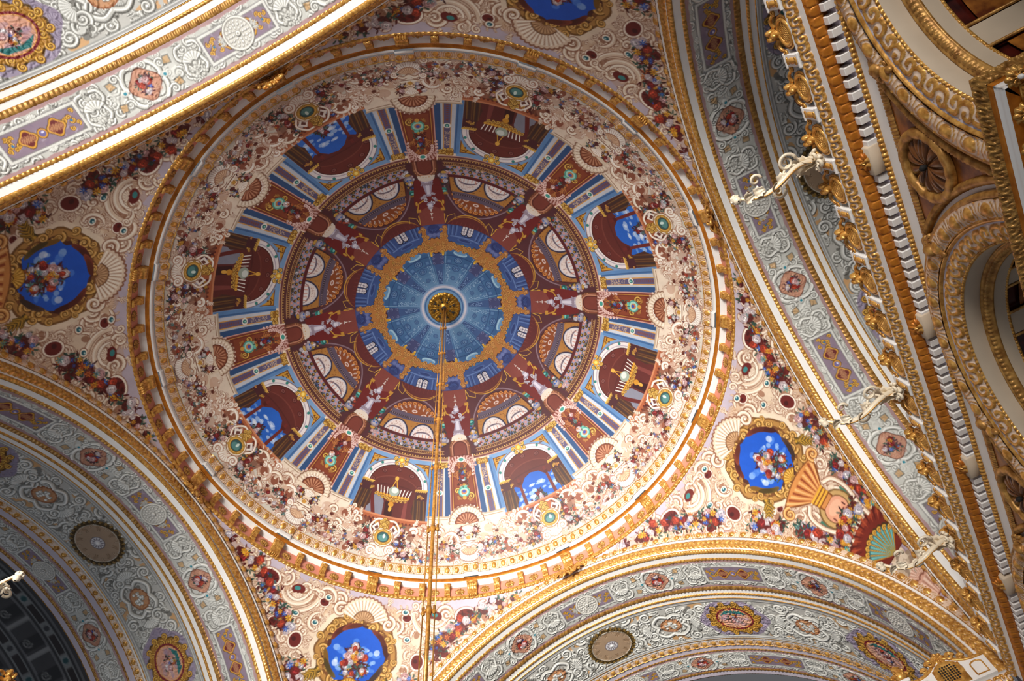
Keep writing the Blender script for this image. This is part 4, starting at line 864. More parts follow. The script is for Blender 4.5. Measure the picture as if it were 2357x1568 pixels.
    q.poly(np.concatenate([rim, [(.9, .05), (.42, -.35), (.36, -.9), (-.36, -.9), (-.42, -.35), (-.9, .05)]]), (128, 72, 34)); q.poly(np.concatenate([rim * (.96, 1) - (0, .04), [(.8, .08), (.36, -.35), (.3, -.88), (-.3, -.88), (-.36, -.35), (-.8, .08)]]), (206, 138, 76))
    for i in range(13):
        x = -1.05 + i * .175; q.rib([(x, .48), (x * .75, .12), (x * .4, -.28)], [.1, .07, .02], (150, 72, 40) if i % 2 else (232, 178, 116))
    for y, w in ((-.36, .42), (-.5, .38), (-.64, .38)): q.rect(-w, y - .05, w, y + .05, (222, 168, 60)); q.rect(-w, y - .09, w, y - .05, (130, 74, 30))
    for sd in (-1, 1): q.at(sd * 1.1, .3, rot=-.6, mir=sd < 0).spiral(.26, 1.5, .12, ((128, 72, 34), (214, 150, 84), (240, 196, 130)))
    q.at(0, .7).shell(.42, GOLDP, 7, 2.2)
    q = pen(0, 47.6)                                # scallop between frame and ring
    for sd in (-1, 1): q.at(sd * .8, -.1, rot=.4, mir=sd < 0).spiral(.34, 1.6, .15, SH)
    q.at(0, -.35).shell(1.05, SH, 15, 2.6, inner=.35); q.at(0, -.3).shell(.45, ((96, 60, 40), (170, 128, 90), (206, 168, 128)), 9, 2.6)
    return cv, np.linspace(-DK, DK, nu), np.linspace(F0, F1, nv)
cvp, dks, fis = paint_pendentive()
DKm, FIm = np.meshgrid(dks, np.radians(fis))
def pendentive(kc, lab):
    a = (kc + DKm) * K; R = RP * np.sin(FIm); P = np.stack([R * np.cos(a), R * np.sin(a), ZS + RP * np.cos(FIm)], -1)
    ins = (np.abs(P[..., 0]) < 12.16) & (np.abs(P[..., 1]) < 12.16) & (P[..., 2] < 26.66)
    o = grid('pendentive', P, None, 'paint', cvp.C, keep=ins[:-1, :-1])
    me = o.data; import bmesh
    bm = bmesh.new(); bm.from_mesh(me); bmesh.ops.delete(bm, geom=[v for v in bm.verts if not v.link_faces], context='VERTS'); bm.to_mesh(me); bm.free()
    tag(o, lab, 'pendentive', 'painted pendentives')
pendentive(6, 'painted pendentive with urn, blue sky opening and red basket beside the gilded grille cornice')
pendentive(10, 'painted pendentive with sky opening and flowers under the dome behind the hanging rod foot')
pendentive(14, 'dim painted pendentive with dark blue sky opening at the left below the bright near arch')
pendentive(2, 'painted pendentive with cream shells and sky opening at the top edge between two arches')

# ================================================================= GREAT ARCHES
GR = ((122, 120, 114), (202, 202, 196), (238, 238, 233))
def bandpen(cv, nu, nv, W):
    def pen(ang, v, **kw):
        def place(P): return np.stack([(ang + np.degrees(P[:, 0] / RA)) / 90 * nu, (v + P[:, 1]) / W * nv], 1)
        return Pen(cv, place, **kw)
    return pen
def gris_fill(pen, a0, a1, v0, v1, n, s0, s1, h=.03):
    for _ in range(n):
        q = pen(rng.uniform(a0, a1), rng.uniform(v0, v1), sc=rng.uniform(s0, s1), rot=rng.uniform(0, 6.3), mir=rng.random() < .5)
        t = rng.random()
        if t < .55: q.spiral(.2, 1.6, .085, GR, h)
        elif t < .85: q.leafc(.36, GR, h=h)
        else:
            for i in range(5): q.ell(rng.uniform(-.15, .15), rng.uniform(-.12, .12), .07, .07, GR[0]); q.ell(rng.uniform(-.15, .15), rng.uniform(-.12, .12), .06, .06, GR[1], h=h)
def lattice_panel(q, disk):
    q.rect(-1.32, -.5, 1.32, .5, (150, 148, 146)); q.rect(-1.28, -.46, 1.28, .46, (212, 212, 206), h=.02); q.rect(-1.2, -.38, 1.2, .38, (120, 116, 116)); 
    c = .14; P = np.array([(-1.18 + c, -.36), (1.18 - c, -.36), (1.18, -.36 + c), (1.18, .36 - c), (1.18 - c, .36), (-1.18 + c, .36), (-1.18, .36 - c), (-1.18, -.36 + c)]); q.poly(P, (138, 120, 136))
    for _ in range(40): q.ell(rng.uniform(-1.1, 1.1), rng.uniform(-.32, .32), .08, .03, (172, 158, 174) if rng.random() < .5 else (130, 112, 134), rot=rng.uniform(0, 3), a=.6)
    for sd in (-1, 1):
        for x, y in ((.8, .16), (.8, -.16), (.95, .08), (.95, -.08), (1.06, .2), (1.06, -.2), (.72, 0), (.88, 0)): q.at(sd * x, y, rot=rng.uniform(0, 6)).spiral(.07, 1.2, .045, GOLDP, .015)
        q.ell(sd * .92, 0, .04, .04, (50, 110, 160))
        for r, c in ((.27, (90, 60, 20)), (.25, (206, 152, 60)), (.2, (104, 40, 40))):
            a = np.linspace(0, 2 * pi, 32, endpoint=False); w = r * (1 + .13 * np.cos(a * 4)); q.poly(np.stack([sd * .44 + w * np.cos(a), w * np.sin(a)], 1), c)
        for i in range(-3, 4):
            d = i * .06; q.rib([(sd * .44 - .15 + abs(d) * .5 + d, -.15 + abs(d) * .5), (sd * .44 + .15 - abs(d) * .5 + d, .15 - abs(d) * .5)], .014, (206, 160, 110)); q.rib([(sd * .44 - .15 + abs(d) * .5 + d, .15 - abs(d) * .5), (sd * .44 + .15 - abs(d) * .5 + d, -.15 + abs(d) * .5)], .014, (206, 160, 110))
        for x in (-.0,): q.at(0, sd * .43, rot=0 if sd > 0 else pi).shell(.16, GR, 5, 2.4, .02)
    if disk:
        for sd in (-1, 1):
            for i in range(3): q.at(sd * .5, 0, rot=(0 if sd > 0 else pi) + (i - 1) * .8).leafc(.24, GR, n=3, h=.03)
        q.ell(0, 0, .53, .53, (110, 108, 104), n=40); q.ell(0, 0, .51, .51, (222, 220, 212), n=40, h=.05); q.ell(0, 0, .45, .45, (150, 146, 140), n=40, h=.03); q.ell(0, 0, .43, .43, (200, 198, 190), n=40, h=.03)
        for r, n, s_ in ((.37, 18, .05), (.27, 12, .06), (.17, 8, .05)):
            for i in range(n): a = 2 * pi * i / n; q.ell(r * cos(a), r * sin(a), s_, s_ * .7, (128, 124, 118), rot=a); q.ell(r * cos(a), r * sin(a), s_ * .8, s_ * .5, (236, 234, 228), rot=a, h=.06)
        q.ell(0, 0, .1, .1, (120, 118, 112)); q.ell(0, 0, .08, .08, (232, 230, 224), h=.08); q.ell(0, 0, .03, .03, (120, 116, 110))
    else: q.ell(0, 0, .16, .16, (104, 66, 26)); q.ell(0, 0, .14, .14, (206, 150, 60), h=.02); q.ell(0, 0, .1, .1, (110, 100, 150)); q.ell(-.02, .03, .05, .03, (214, 210, 230))
def flower_panel(q):
    for sx in (-1, 1):
        for sy in (-1, 1):
            q.stroke(np.array([(0, .56), (.35, .6), (.55, .42), (.62, .15), (.5, 0)]) * (sx, sy), .14, GR, .04); q.at(sx * .62, sy * .42, rot=.5, mir=sx < 0).spiral(.15, 1.5, .07, GR, .035); q.at(sx * .3, sy * .6, rot=2.4, mir=sx < 0).spiral(.12, 1.4, .06, GR, .035)
            q.poly(np.array([(.8, .25), (1.08, .2), (1.12, .48), (.9, .5)]) * (sx, sy), GR[0]); q.poly(np.array([(.83, .28), (1.05, .24), (1.08, .45), (.92, .46)]) * (sx, sy), (190, 158, 118))
        q.at(sx * .7, 0).ell(0, 0, .12, .1, GR[1], h=.04); q.ell(sx * .7, 0, .05, .05, (40, 130, 150))
    a = np.linspace(0, 2 * pi, 40, endpoint=False); w = 1 + .1 * np.cos(a * 4); q.poly(np.stack([.5 * w * np.cos(a), .48 * w * np.sin(a)], 1), (110, 70, 60)); q.poly(np.stack([.47 * w * np.cos(a), .45 * w * np.sin(a)], 1), (186, 136, 112))
    for _ in range(14): q.ell(rng.uniform(-.3, .3), rng.uniform(-.28, .28), .14, .08, (204, 160, 134) if rng.random() < .5 else (164, 112, 94), a=.5)
    q.bouquet([(0, 0, .16), (.12, .1, .13), (-.12, .1, .13), (.05, -.16, .12)], .1, 1.2, dark=(92, 50, 60))
def shell_knot(q):
    for sx in (-1, 1):
        for i in range(5): q.at(sx * rng.uniform(.1, .4), rng.uniform(-.5, .5), rot=rng.uniform(0, 6), mir=sx < 0).spiral(.15, 1.5, .065, GR, .03)
        q.stroke(np.array([(.1, .5), (.34, .45), (.42, .2), (.28, 0), (.36, -.3), (.15, -.5)]) * (sx, 1), .1, GR, .04)
    q.at(0, -.12).shell(.36, GR, 7, 2.4, .05)
    for _ in range(16): x, y = rng.uniform(-.3, .3), rng.uniform(-.55, -.2); q.ell(x, y, .06, .06, GR[0]); q.ell(x, y, .048, .048, GR[1], h=.04)
def paint_narrow(W=1.52, nu=760, nv=66):
    cv = Cv(nu, nv, (190, 190, 184)); pen = bandpen(cv, nu, nv, W); m = W / 2
    gris_fill(pen, 0, 88, .2, W - .2, 420, .6, 1.0)
    for a in (8.7, 26, 43.2, 60.5, 77.7): shell_knot(pen(a, m))
    for a in (17.3, 52): pen(a, m).rect(-1.15, -.56, 1.15, .56, (200, 200, 194)); flower_panel(pen(a, m))
    for a, d in ((0, True), (34.6, False), (69.2, True)): lattice_panel(pen(a, m), d)
    for v0, v1 in ((-.1, .1), (W - .1, W + .1)):
        x = np.linspace(0, 90, 500); w = .035 * np.abs(np.sin(x * 1.3)); P = [(q_, (v1 if v0 < 0 else v0) + (w_ if v0 < 0 else -w_)) for q_, w_ in zip(x, w)]
        cv.fr = lambda P: np.stack([P[:, 0] / 90 * nu, P[:, 1] / W * nv], 1); cv.poly(np.array(P + [(90, v0 if v0 < 0 else v1), (0, v0 if v0 < 0 else v1)]), (168, 136, 136), h=0)
    return cv
def paint_wide(W=2.45, nu=760, nv=106):
    cv = Cv(nu, nv, (186, 184, 178)); pen = bandpen(cv, nu, nv, W); m = W / 2
    for _ in range(60): pen(rng.uniform(0, 90), rng.choice([rng.uniform(.15, .5), rng.uniform(W - .5, W - .15)])).ell(0, 0, rng.uniform(.2, .5), .16, (204, 160, 112), n=12)
    gris_fill(pen, 0, 90, .25, W - .25, 620, .8, 1.5, .045)
    for a in (15, 46, 77):                          # fruit knots
        q = pen(a, m)
        for sx in (-1, 1):
            for sy in (-1, 1): q.stroke(np.array([(0, .5), (.4, .62), (.75, .3), (.6, 0)]) * (sx, sy), .15, GR, .06); q.at(sx * .8, sy * .6, rot=1., mir=sx < 0).spiral(.26, 1.6, .11, GR, .05)
        q.ell(0, 0, .5, .42, (150, 96, 64)); q.ell(0, 0, .44, .36, (190, 140, 100))
        for _ in range(22): x, y = rng.uniform(-.25, .25), rng.uniform(-.2, .2); q.ell(x, y, .075, .07, GR[0]); q.ell(x, y, .06, .055, GR[2], h=.05)
        q.at(.9, 0, rot=-pi / 2).shell(.45, GR, 9, 2.2, .06); q.at(-.9, 0, rot=pi / 2).shell(.45, GR, 9, 2.2, .06)
    for a, rx in ((0, 0), (30, 1), (62, 1)):
        q = pen(a, m)
        if rx == 0:                                 # round gilt-ground disc
            q.ell(0, 0, 1.12, 1.0, (74, 56, 24), n=48)
            for i in range(30): b_ = i * 2 * pi / 30; q.at(1.03 * cos(b_), .92 * sin(b_), rot=b_).spiral(.06, 1.2, .05, ((50, 36, 14), (130, 100, 44), (170, 136, 70)), .02)
            q.ell(0, 0, .95, .84, (206, 200, 190), n=48, h=.05); q.ell(0, 0, .92, .81, (164, 138, 112), n=48, h=.03)
            for i in range(8): b_ = i * pi / 4; q.at(.6 * cos(b_), .53 * sin(b_), rot=b_).leafc(.26, ((110, 84, 60), (150, 122, 92), (190, 166, 140)), h=.03); q.at(.75 * cos(b_ + .4), .66 * sin(b_ + .4), rot=b_).spiral(.1, 1.3, .04, ((110, 84, 60), (176, 150, 124), (196, 176, 150)), .03)
            q.ell(0, 0, .32, .28, (108, 96, 100)); q.ell(0, 0, .28, .25, (214, 212, 214), h=.04)
            for i in range(12): b_ = i * pi / 6; q.ell(.19 * cos(b_), .17 * sin(b_), .07, .03, (120, 112, 120), rot=b_)
            q.ell(0, 0, .06, .055, (240, 240, 240), h=.07)
        else:                                       # oval painted cartouche in a gilt rocaille frame
            a_ = np.linspace(0, 2 * pi, 60, endpoint=False); w = 1 + .05 * np.cos(a_ * 6); q.poly(np.stack([1.5 * w * np.cos(a_), 1.08 * w * np.sin(a_)], 1), (150, 138, 158))
            w = 1 + .06 * np.cos(a_ * 10); q.poly(np.stack([1.12 * w * np.cos(a_), .9 * w * np.sin(a_)], 1), (92, 66, 30)); q.poly(np.stack([1.05 * w * np.cos(a_), .84 * w * np.sin(a_)], 1), (170, 122, 50))
            for i in range(24): b_ = i * 2 * pi / 24; q.at(1.0 * cos(b_), .8 * sin(b_), rot=b_ + rng.uniform(-1, 1), mir=i % 2 == 0).spiral(.13, 1.4, .065, GOLDP, .04)
            q.ell(0, 0, .82, .66, (120, 34, 44), n=40); q.ell(0, 0, .74, .58, (216, 160, 74), n=40); q.ell(0, 0, .71, .555, (206, 154, 130), n=40)
            for _ in range(30): d = np.sqrt(rng.random()) * .8; b_ = rng.uniform(0, 6.3); q.ell(.62 * d * cos(b_), .48 * d * sin(b_), .16, .08, [(222, 180, 150), (176, 120, 116), (166, 140, 160)][rng.integers(3)], a=.5)
            q.poly([(-.6, -.2), (-.1, -.36), (.6, -.2), (.4, -.45), (-.3, -.5)], (46, 110, 110)); q.bouquet([(-.1, .02, .14), (.15, .1, .13), (.05, -.15, .13)], .1)
    for v in (.07, W - .07):
        cv.fr = lambda P: np.stack([P[:, 0] / 90 * nu, P[:, 1] / W * nv], 1)
        for d, c, hh in ((.12, (148, 148, 144), 0), (.08, (206, 206, 202), .03), (.03, (160, 158, 156), .02)): cv.poly(np.array([(0, v - d), (90, v - d), (90, v + d), (0, v + d)]), c, h=hh)
    return cv
cvn, cvw = paint_narrow(), paint_wide()
AXD = {'A': (1, 0), 'B': (0, 1), 'C': (-1, 0), 'D': (0, -1)}
def arch_pt(d, ang, r, off):
    h = r * np.sin(ang); z = r * np.cos(ang)           # local to the arch's own empty at (0,0,ZS)
    x = np.where(d[0] != 0, d[0] * off, h); y = np.where(d[1] != 0, d[1] * off, h)
    return np.stack(np.broadcast_arrays(x, y, z), -1)
def make_arch(key, label):
    d = AXD[key]; root = empty('arch', (0, 0, ZS), label, 'arch', 'great arches under the dome')
    aim = np.array([d[0] * 6, d[1] * 6, -8.])
    def band(name, pr, m, nt=2, hf=None, ds=.08):
        pr, W = prof_pts(pr, nt); n = int(pi * RA / ds); an = np.linspace(-pi / 2, pi / 2, n)
        A, R = np.meshgrid(an, pr[:, 0]); O = np.broadcast_to(pr[:, 1][:, None], A.shape)
        S, T = np.meshgrid(an * RA, np.linspace(0, 1, nt))
        return grid(name, arch_pt(d, A, R, O), root, m, None, hf(S, T) if hf else None, aim=aim)
    def painted(name, cv, off0, off1, r=RA):
        C = np.concatenate([cv.C[:, ::-1], cv.C], 1); Hm = np.concatenate([cv.H[:, ::-1], cv.H], 1); nv, nu = Hm.shape
        A, O = np.meshgrid(np.linspace(-pi / 2, pi / 2, nu), np.linspace(off0, off1, nv))
        return grid(name, arch_pt(d, A, np.full(A.shape, r), O), root, 'relief', C, Hm, aim=aim)
    band('outer_fillet', [(12.46, 12.06), (12.38, 11.96), (12.32, 12.0)], 'gold', 4)
    band('egg_moulding', [(12.33, 12.0), (12.15, 11.97), (12.02, 12.03)], 'gold2', 12, h_egg(.46, .32, .085), .035)
    band('upper_fillet', [(12.02, 12.02), (11.98, 11.98), (11.93, 12.04)], 'white', 4)
    band('leaf_band', [(11.93, 12.05), (11.72, 12.07), (11.56, 12.14)], 'gold2', 11, h_braid(.2, .38, .06), .025)
    band('lower_fillet', [(11.56, 12.13), (11.52, 12.1), (11.49, 12.16)], 'white', 4)
    band('rope_moulding', [(11.49, 12.15), (11.42, 12.12), (11.38, 12.2), (11.38, 12.26)], 'gold', 9, h_rope(.13, .16, .05), .03)
    band('soffit_stripe', [(11.38, 12.24), (11.37, 12.5)], 'white', 2)
    band('leaf_moulding', [(11.38, 12.49), (11.36, 12.65)], 'gold', 7, h_leaf(.16, .16, .06), .04)
    painted('painted_soffit_band', cvn, 12.63, 14.17)
    band('leaf_moulding', [(11.37, 14.15), (11.36, 14.39)], 'gold_dull', 7, h_leaf(.16, .2, .07), .04)
    band('soffit_stripe', [(11.37, 14.38), (11.36, 14.58)], 'white', 2)
    band('rope_moulding', [(11.37, 14.57), (11.37, 14.7)], 'gold', 7, h_rope(.13, .13, .06), .03)
    band('soffit_stripe', [(11.37, 14.69), (11.36, 14.88)], 'white', 2)
    band('edge_bead', [(11.37, 14.87), (11.37, 14.93)], 'gold', 5, h_round(.03))
    painted('painted_vault_band', cvw, 14.92, 17.38)
    if key != 'B':
        band('rope_moulding', [(11.37, 17.36), (11.36, 17.46)], 'gold', 7, h_rope(.13, .1, .05), .03)
        band('soffit_stripe', [(11.37, 17.45), (11.36, 17.55)], 'white', 2)
        band('egg_moulding', [(11.37, 17.54), (11.36, 17.84)], 'gold2', 12, h_egg(.42, .3, .09), .035)
        band('soffit_stripe', [(11.37, 17.83), (11.36, 18.16)], 'lilac', 2)
        band('leaf_moulding', [(11.37, 18.15), (11.36, 18.26)], 'gold_dull', 6, h_leaf(.16, .1, .05), .04)
        painted('painted_soffit_band', cvn, 18.25, 19.46)
        band('leaf_moulding', [(11.37, 19.44), (11.36, 19.62)], 'gold_dull', 6, h_leaf(.16, .2, .06), .04)
        band('soffit_stripe', [(11.37, 19.6), (11.36, 19.85)], 'lilac', 2)
        band('rope_moulding', [(11.37, 19.83), (11.36, 19.95), (11.6, 20.0)], 'gold_dull', 7, h_rope(.13, .1, .05), .03)
    else: band('lunette_edge', [(11.37, 17.36), (11.2, 17.5)], 'white', 2)
    return root
make_arch('A', 'brightly lit near arch with white scrollwork soffit and flower panels crossing the upper left corner')
make_arch('B', 'arch with grey scrollwork soffit rising behind the gilded grille parapet on the right')
make_arch('C', 'pale arch with oval painted cartouches on its soffit along the bottom right')
make_arch('D', 'shadowy blue-grey arch with round gilt disc on its soffit at the lower left')
# gilt acanthus bosses where the ring meets the arches
def boss_mesh():
    b = MB()
    P = rosette_mesh(.34, 5, .2)
    b.add(np.concatenate(P.v), P.f)
    for i in range(7):
        a = i * 2 * pi / 7 + .2; c = np.array((.38 * cos(a), -.06, .40 * sin(a)))
        t = np.linspace(0, 1, 18); rr = .16 * (1 - .8 * t); w = a + t * 9
        b.tube(np.stack([c[0] + rr * np.cos(w), c[1] - .1 * t, c[2] + rr * np.sin(w)], 1), .055 * (1.1 - .7 * t), 7)
        L = np.linspace(0, 1, 8)[:, None]; u = np.linspace(-1, 1, 7)[None]; r = .3 + .34 * L; sp = .3 * np.sin(pi * (.15 + .8 * L)) * u
        b.surf(np.stack([r * np.cos(a + .45 + sp), -.05 - .14 * np.sin(pi * L) * (1 - .5 * u * u) - .03 * np.abs(np.sin(u * 6)), r * np.sin(a + .45 + sp)], -1))
    b.ball((0, -.2, -.3), (.09, .09, .16), 10, 8); b.ball((0, -.16, .36), (.2, .1, .14), 10, 8)
    return b.mesh('boss')
bm_ = boss_mesh(); bm_.materials.append(M['gold'])
for i, lab in enumerate(('gilt acanthus boss on the bright near arch at the upper left', 'gilt acanthus boss where the dome ring meets the right arch', 'gilt acanthus boss where the dome ring meets the pale bottom arch', 'gilt acanthus boss where the dome ring meets the shadowy left arch')):
    o = bpy.data.objects.new('acanthus_boss', bm_); COL.objects.link(o); th = i * pi / 2
    o.location = (11.98 * cos(th), 11.98 * sin(th), 26.5); o.rotation_euler = (-.5, 0, th - pi / 2); o.scale = (1.1, 1.1, 1.1)
    tag(o, lab, 'boss', 'bosses on the arch crowns')

# vault seen through the left arch, its shade painted into dark base colours
def dark_vault():
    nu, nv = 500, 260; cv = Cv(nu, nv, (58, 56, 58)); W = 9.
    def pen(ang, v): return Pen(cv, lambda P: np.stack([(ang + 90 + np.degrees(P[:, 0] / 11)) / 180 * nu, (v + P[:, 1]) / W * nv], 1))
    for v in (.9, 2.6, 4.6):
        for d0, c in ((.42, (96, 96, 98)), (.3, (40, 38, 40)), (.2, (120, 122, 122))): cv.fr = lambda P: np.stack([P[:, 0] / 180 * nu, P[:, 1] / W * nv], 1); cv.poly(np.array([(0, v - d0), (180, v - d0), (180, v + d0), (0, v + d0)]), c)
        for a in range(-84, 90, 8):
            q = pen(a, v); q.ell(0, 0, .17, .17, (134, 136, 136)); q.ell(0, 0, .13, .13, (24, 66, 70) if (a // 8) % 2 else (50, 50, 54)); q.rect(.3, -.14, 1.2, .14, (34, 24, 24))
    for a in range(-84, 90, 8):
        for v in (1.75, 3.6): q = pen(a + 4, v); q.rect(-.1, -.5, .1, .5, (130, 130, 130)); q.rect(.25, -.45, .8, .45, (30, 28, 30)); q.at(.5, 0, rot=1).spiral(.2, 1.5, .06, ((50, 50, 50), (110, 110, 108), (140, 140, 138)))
    A, O = np.meshgrid(np.linspace(-pi / 2, pi / 2, nu), np.linspace(0, W, nv))
    o = grid('ceiling_left_bay', arch_pt((0, -1), A, 11.7 - .045 * O ** 2, 19.9 + O) + (0, 0, ZS), None, 'paint', cv.C, aim=(0, -22, 10)); tag(o, 'coffered vault painted dark for shade beyond the shadowy left arch', 'vault', kind='structure')
dark_vault()

# ================================================================= CORNICE WALLS
class Side:
    """s along the wall, d toward the hall from the wall plane 12.3 m from the axis, z up"""
    def __init__(s, key): s.key = key
    def pt(s, S, D, Z):
        w = 12.3 - D
        if s.key == 'B': p = (S, w, Z)
        elif s.key == 'D': p = (S, -w, Z)
        else: p = (-w, S, Z)
        return np.stack(np.broadcast_arrays(*p), -1).astype(float)
    rot = property(lambda s: {'B': 0, 'D': pi, 'C': pi / 2}[s.key])
    def sweep(s, name, pr, m, s0, s1, parent, nt=2, hf=None, ds=.05):
        pr, W = prof_pts(pr, nt); n = max(int((s1 - s0) / ds), 2); ss = np.linspace(s0, s1, n)
        S, D = np.meshgrid(ss, pr[:, 0]); Z = np.broadcast_to(pr[:, 1][:, None], S.shape); T = np.broadcast_to(np.linspace(0, 1, nt)[:, None], S.shape)
        return grid(name, s.pt(S, D, Z), parent, m, None, hf(S, T) if hf else None, aim=s.pt(np.array((s0 + s1) / 2), np.array(8.), np.array(4.)))
def anthemion():
    b = MB()
    for a in np.linspace(-1.2, 1.2, 7):
        t = np.linspace(0, 1, 8); L = .34 * (1 - .25 * abs(a)); b.tube(np.stack([L * t * np.sin(a * (1 + .3 * t)), -.03 - .1 * np.sin(pi * t), -.16 + L * t * np.cos(a * (1 + .3 * t))], 1), .045 * np.sin(pi * (.15 + .8 * t)), 7)
    for sd in (-1, 1):
        t = np.linspace(0, 1, 16); w = t * 9; rr = .1 * (1 - .8 * t); b.tube(np.stack([sd * (.17 + rr * np.cos(w)), -.08 - .03 * t, -.14 + rr * np.sin(w)], 1), .03 * (1.1 - .7 * t), 6)
    b.ball((0, -.1, -.17), (.06, .06, .08)); return b.mesh('anthemion')
anth = anthemion(); anth.materials.append(M['orange'])
def cornice(key, s0, s1, lab, full=True):
    sd = Side(key); root = empty('wall_cornice', sd.pt(np.array((s0 + s1) / 2), np.array(0.), np.array(13.)).tolist(), lab, 'cornice'); off = -np.array(root.location)
    def sw(name, pr, m, nt=2, hf=None, ds=.05):
        o = sd.sweep(name, pr, m, s0, s1, root, nt, hf, ds); o.location = off; return o
    sw('frieze_band', [(0, 13.02), (.02, 13.44)], 'white', 2, None, .5)
    sw('bead_moulding', [(.02, 13.44), (.07, 13.46), (.08, 13.54)], 'gold', 7, h_bead(.1, .1, .05), .017)
    sw('dentil_bed', [(.06, 13.53), (.06, 13.97)], 'lilac', 2, None, .5)
    sw('gilt_fillet', [(.06, 13.95), (.2, 13.9), (.22, 13.86)], 'orange', 4)
    sw('tongue_moulding', [(.2, 13.84), (.3, 13.76), (.42, 13.8), (.47, 13.9)], 'orange', 14, h_tongue(.19, .3, .02), .015)
    sw('corona_fascia', [(.47, 13.88), (.48, 14.1)], 'white', 2, None, .5)
    sw('leaf_moulding', [(.47, 14.1), (.56, 14.14), (.62, 14.3)], 'gold2', 13, h_foliage(.17, .24, .05), .015)
    sw('top_fillet', [(.62, 14.29), (.66, 14.31), (.66, 14.4), (.2, 14.42), (-.3, 14.42)], 'white', 6, None, .5)
    n = int((s1 - s0) / .247)
    if full:
        b = MB(); b.box((-.075, -.2, 0), (.075, 0, .3), .01); dm = b.mesh('dentil', False); dm.materials.append(M['white'])
        for i in range(n):
            s_ = s0 + .12 + i * .247; o = bpy.data.objects.new('dentil', dm); COL.objects.link(o); o.parent = root; o.location = (sd.pt(np.array(s_), np.array(.05), np.array(13.6)) + off).tolist(); o.rotation_euler = (0, 0, sd.rot)
        for s_ in (3.9, 0., -3.95, -7.85):
            if s0 < s_ < s1 and key == 'B':
                o = bpy.data.objects.new('anthemion', anth); COL.objects.link(o); o.parent = root; o.location = (sd.pt(np.array(s_), np.array(.3), np.array(13.86)) + off).tolist(); o.rotation_euler = (.7, 0, sd.rot)
                b = MB(); b.box((-.3, -.26, .0), (.3, .0, .36), .02); o = b.build('rosette_block', 'beige', root); o.location = (sd.pt(np.array(s_), np.array(.06), np.array(13.56)) + off).tolist(); o.rotation_euler = (0, 0, sd.rot)
                R_ = rosette_mesh(.17, 6, .1); q = R_.build('block_rosette', 'gold', o); q.location = (0, -.26, .17)
    return root
cornice('B', -11.7, 10.5, 'long white and gilded cornice with dentils and tongue moulding running down the right side')
cornice('C', 2.0, 11.7, 'short cornice with grille parapet turning the bottom right corner', False)
cornice('D', -7.5, 9.5, 'cornice below the shadowy left arch, mostly out of view at the lower left', False)

# parapet of grilles and scrolls standing on the cornice
def spiral_pts(R, turns, n=26): t = np.linspace(0, 1, n); r = R * (1 - .85 * t); a = 2 * pi * turns * t; return np.stack([r * np.cos(a), r * np.sin(a)], 1), t
def make_parapet():
    r = empty('parapet_panel')
    b = MB(); b.box((-.56, -.05, 0), (.56, .05, .1), .01); b.box((-.56, -.04, .5), (-.34, .04, .58), .01); b.box((.34, -.04, .5), (.56, .04, .58), .01); b.build('rail', 'white', r, False)
    b = MB(); b.box((-.13, -.09, 0), (.13, .07, .62), .015); b.box((-.16, -.11, .58), (.16, .09, .66), .015); b.box((-.16, -.11, 0), (.16, .09, .08), .015); o = b.build('post', 'white', r, False); o.location.x = -.56
    b = MB(); b.ball((-.56, -.1, .32), (.07, .05, .16), 8, 6)
    for sd in (-1, 1):
        p, t = spiral_pts(.07, 1.3); b.tube(np.stack([-.56 + sd * (p[:, 0] - .02), -.1 - .02 * t, .5 + p[:, 1] * .6], 1), .018 * (1.1 - .5 * t), 6); b.tube(np.stack([-.56 + sd * (p[:, 0] - .02), -.1 - .02 * t, .14 - p[:, 1] * .6], 1), .018 * (1.1 - .5 * t), 6)
    b.build('post_ornament', 'gold', r)
    b = MB(); a = np.linspace(0, 2 * pi, 33); b.tube(np.stack([.26 * np.cos(a), 0 * a - .03, .36 + .26 * np.sin(a)], 1), .045, 8, False); b.tube(np.stack([.33 * np.cos(a), 0 * a - .02, .36 + .32 * np.sin(a)], 1), .025, 6, False)
    b.build('oval_frame', 'gold', r)
    b = MB()
    for i in range(-4, 5):
        d = i * .075; h = math.sqrt(max(.25 ** 2 - d * d / 2, .0))
        for sg in (-1, 1): c = np.array((d * .5, -.03, .36 + sg * d * .5)); v = np.array((.7, 0, -sg * .7)) * h; b.tube([c - v, c + v], .014, 5)
    b.build('lattice', 'gold', r)
    for sd in (-1, 1):
        b = MB(); t = np.linspace(0, 1, 14); b.tube(np.stack([sd * (.12 + .3 * t), -.03 - .05 * np.sin(pi * t), .74 - .2 * t + .08 * np.sin(pi * t)], 1), .045 * (1.1 - .5 * t), 8)
        p, t = spiral_pts(.09, 1.6); b.tube(np.stack([sd * (.42 + p[:, 0] * .9), -.04 - .04 * t, .56 + p[:, 1]], 1), .03 * (1.1 - .5 * t), 7); b.build('side_scroll', 'gold', r)
    b = MB()
    for sd in (-1, 1): p, t = spiral_pts(.105, 1.7); b.tube(np.stack([sd * (.06 + .03 * t) + 0 * p[:, 0], -.12 + p[:, 0] * 1.0, .77 + p[:, 1]], 1), .045 * (1.1 - .4 * t), 8)
    b.ball((0, -.12, .77), (.1, .08, .08)); b.ball((0, -.03, .86), (.14, .06, .09)); b.tube([(0, .0, .64), (0, -.08, .66), (0, -.15, .64), (0, -.19, .58), (0, -.17, .5)], [.08, .08, .07, .05, .02], 8)
    b.build('crest_scroll', 'gold', r); return r
par = make_parapet()
PW = 1.155; first = True
NAMES = ['first', 'second', 'third', 'fourth', 'fifth', 'sixth', 'seventh', 'eighth', 'ninth', 'tenth', 'eleventh', 'twelfth', 'thirteenth', 'fourteenth', 'fifteenth', 'sixteenth', 'seventeenth', 'eighteenth']
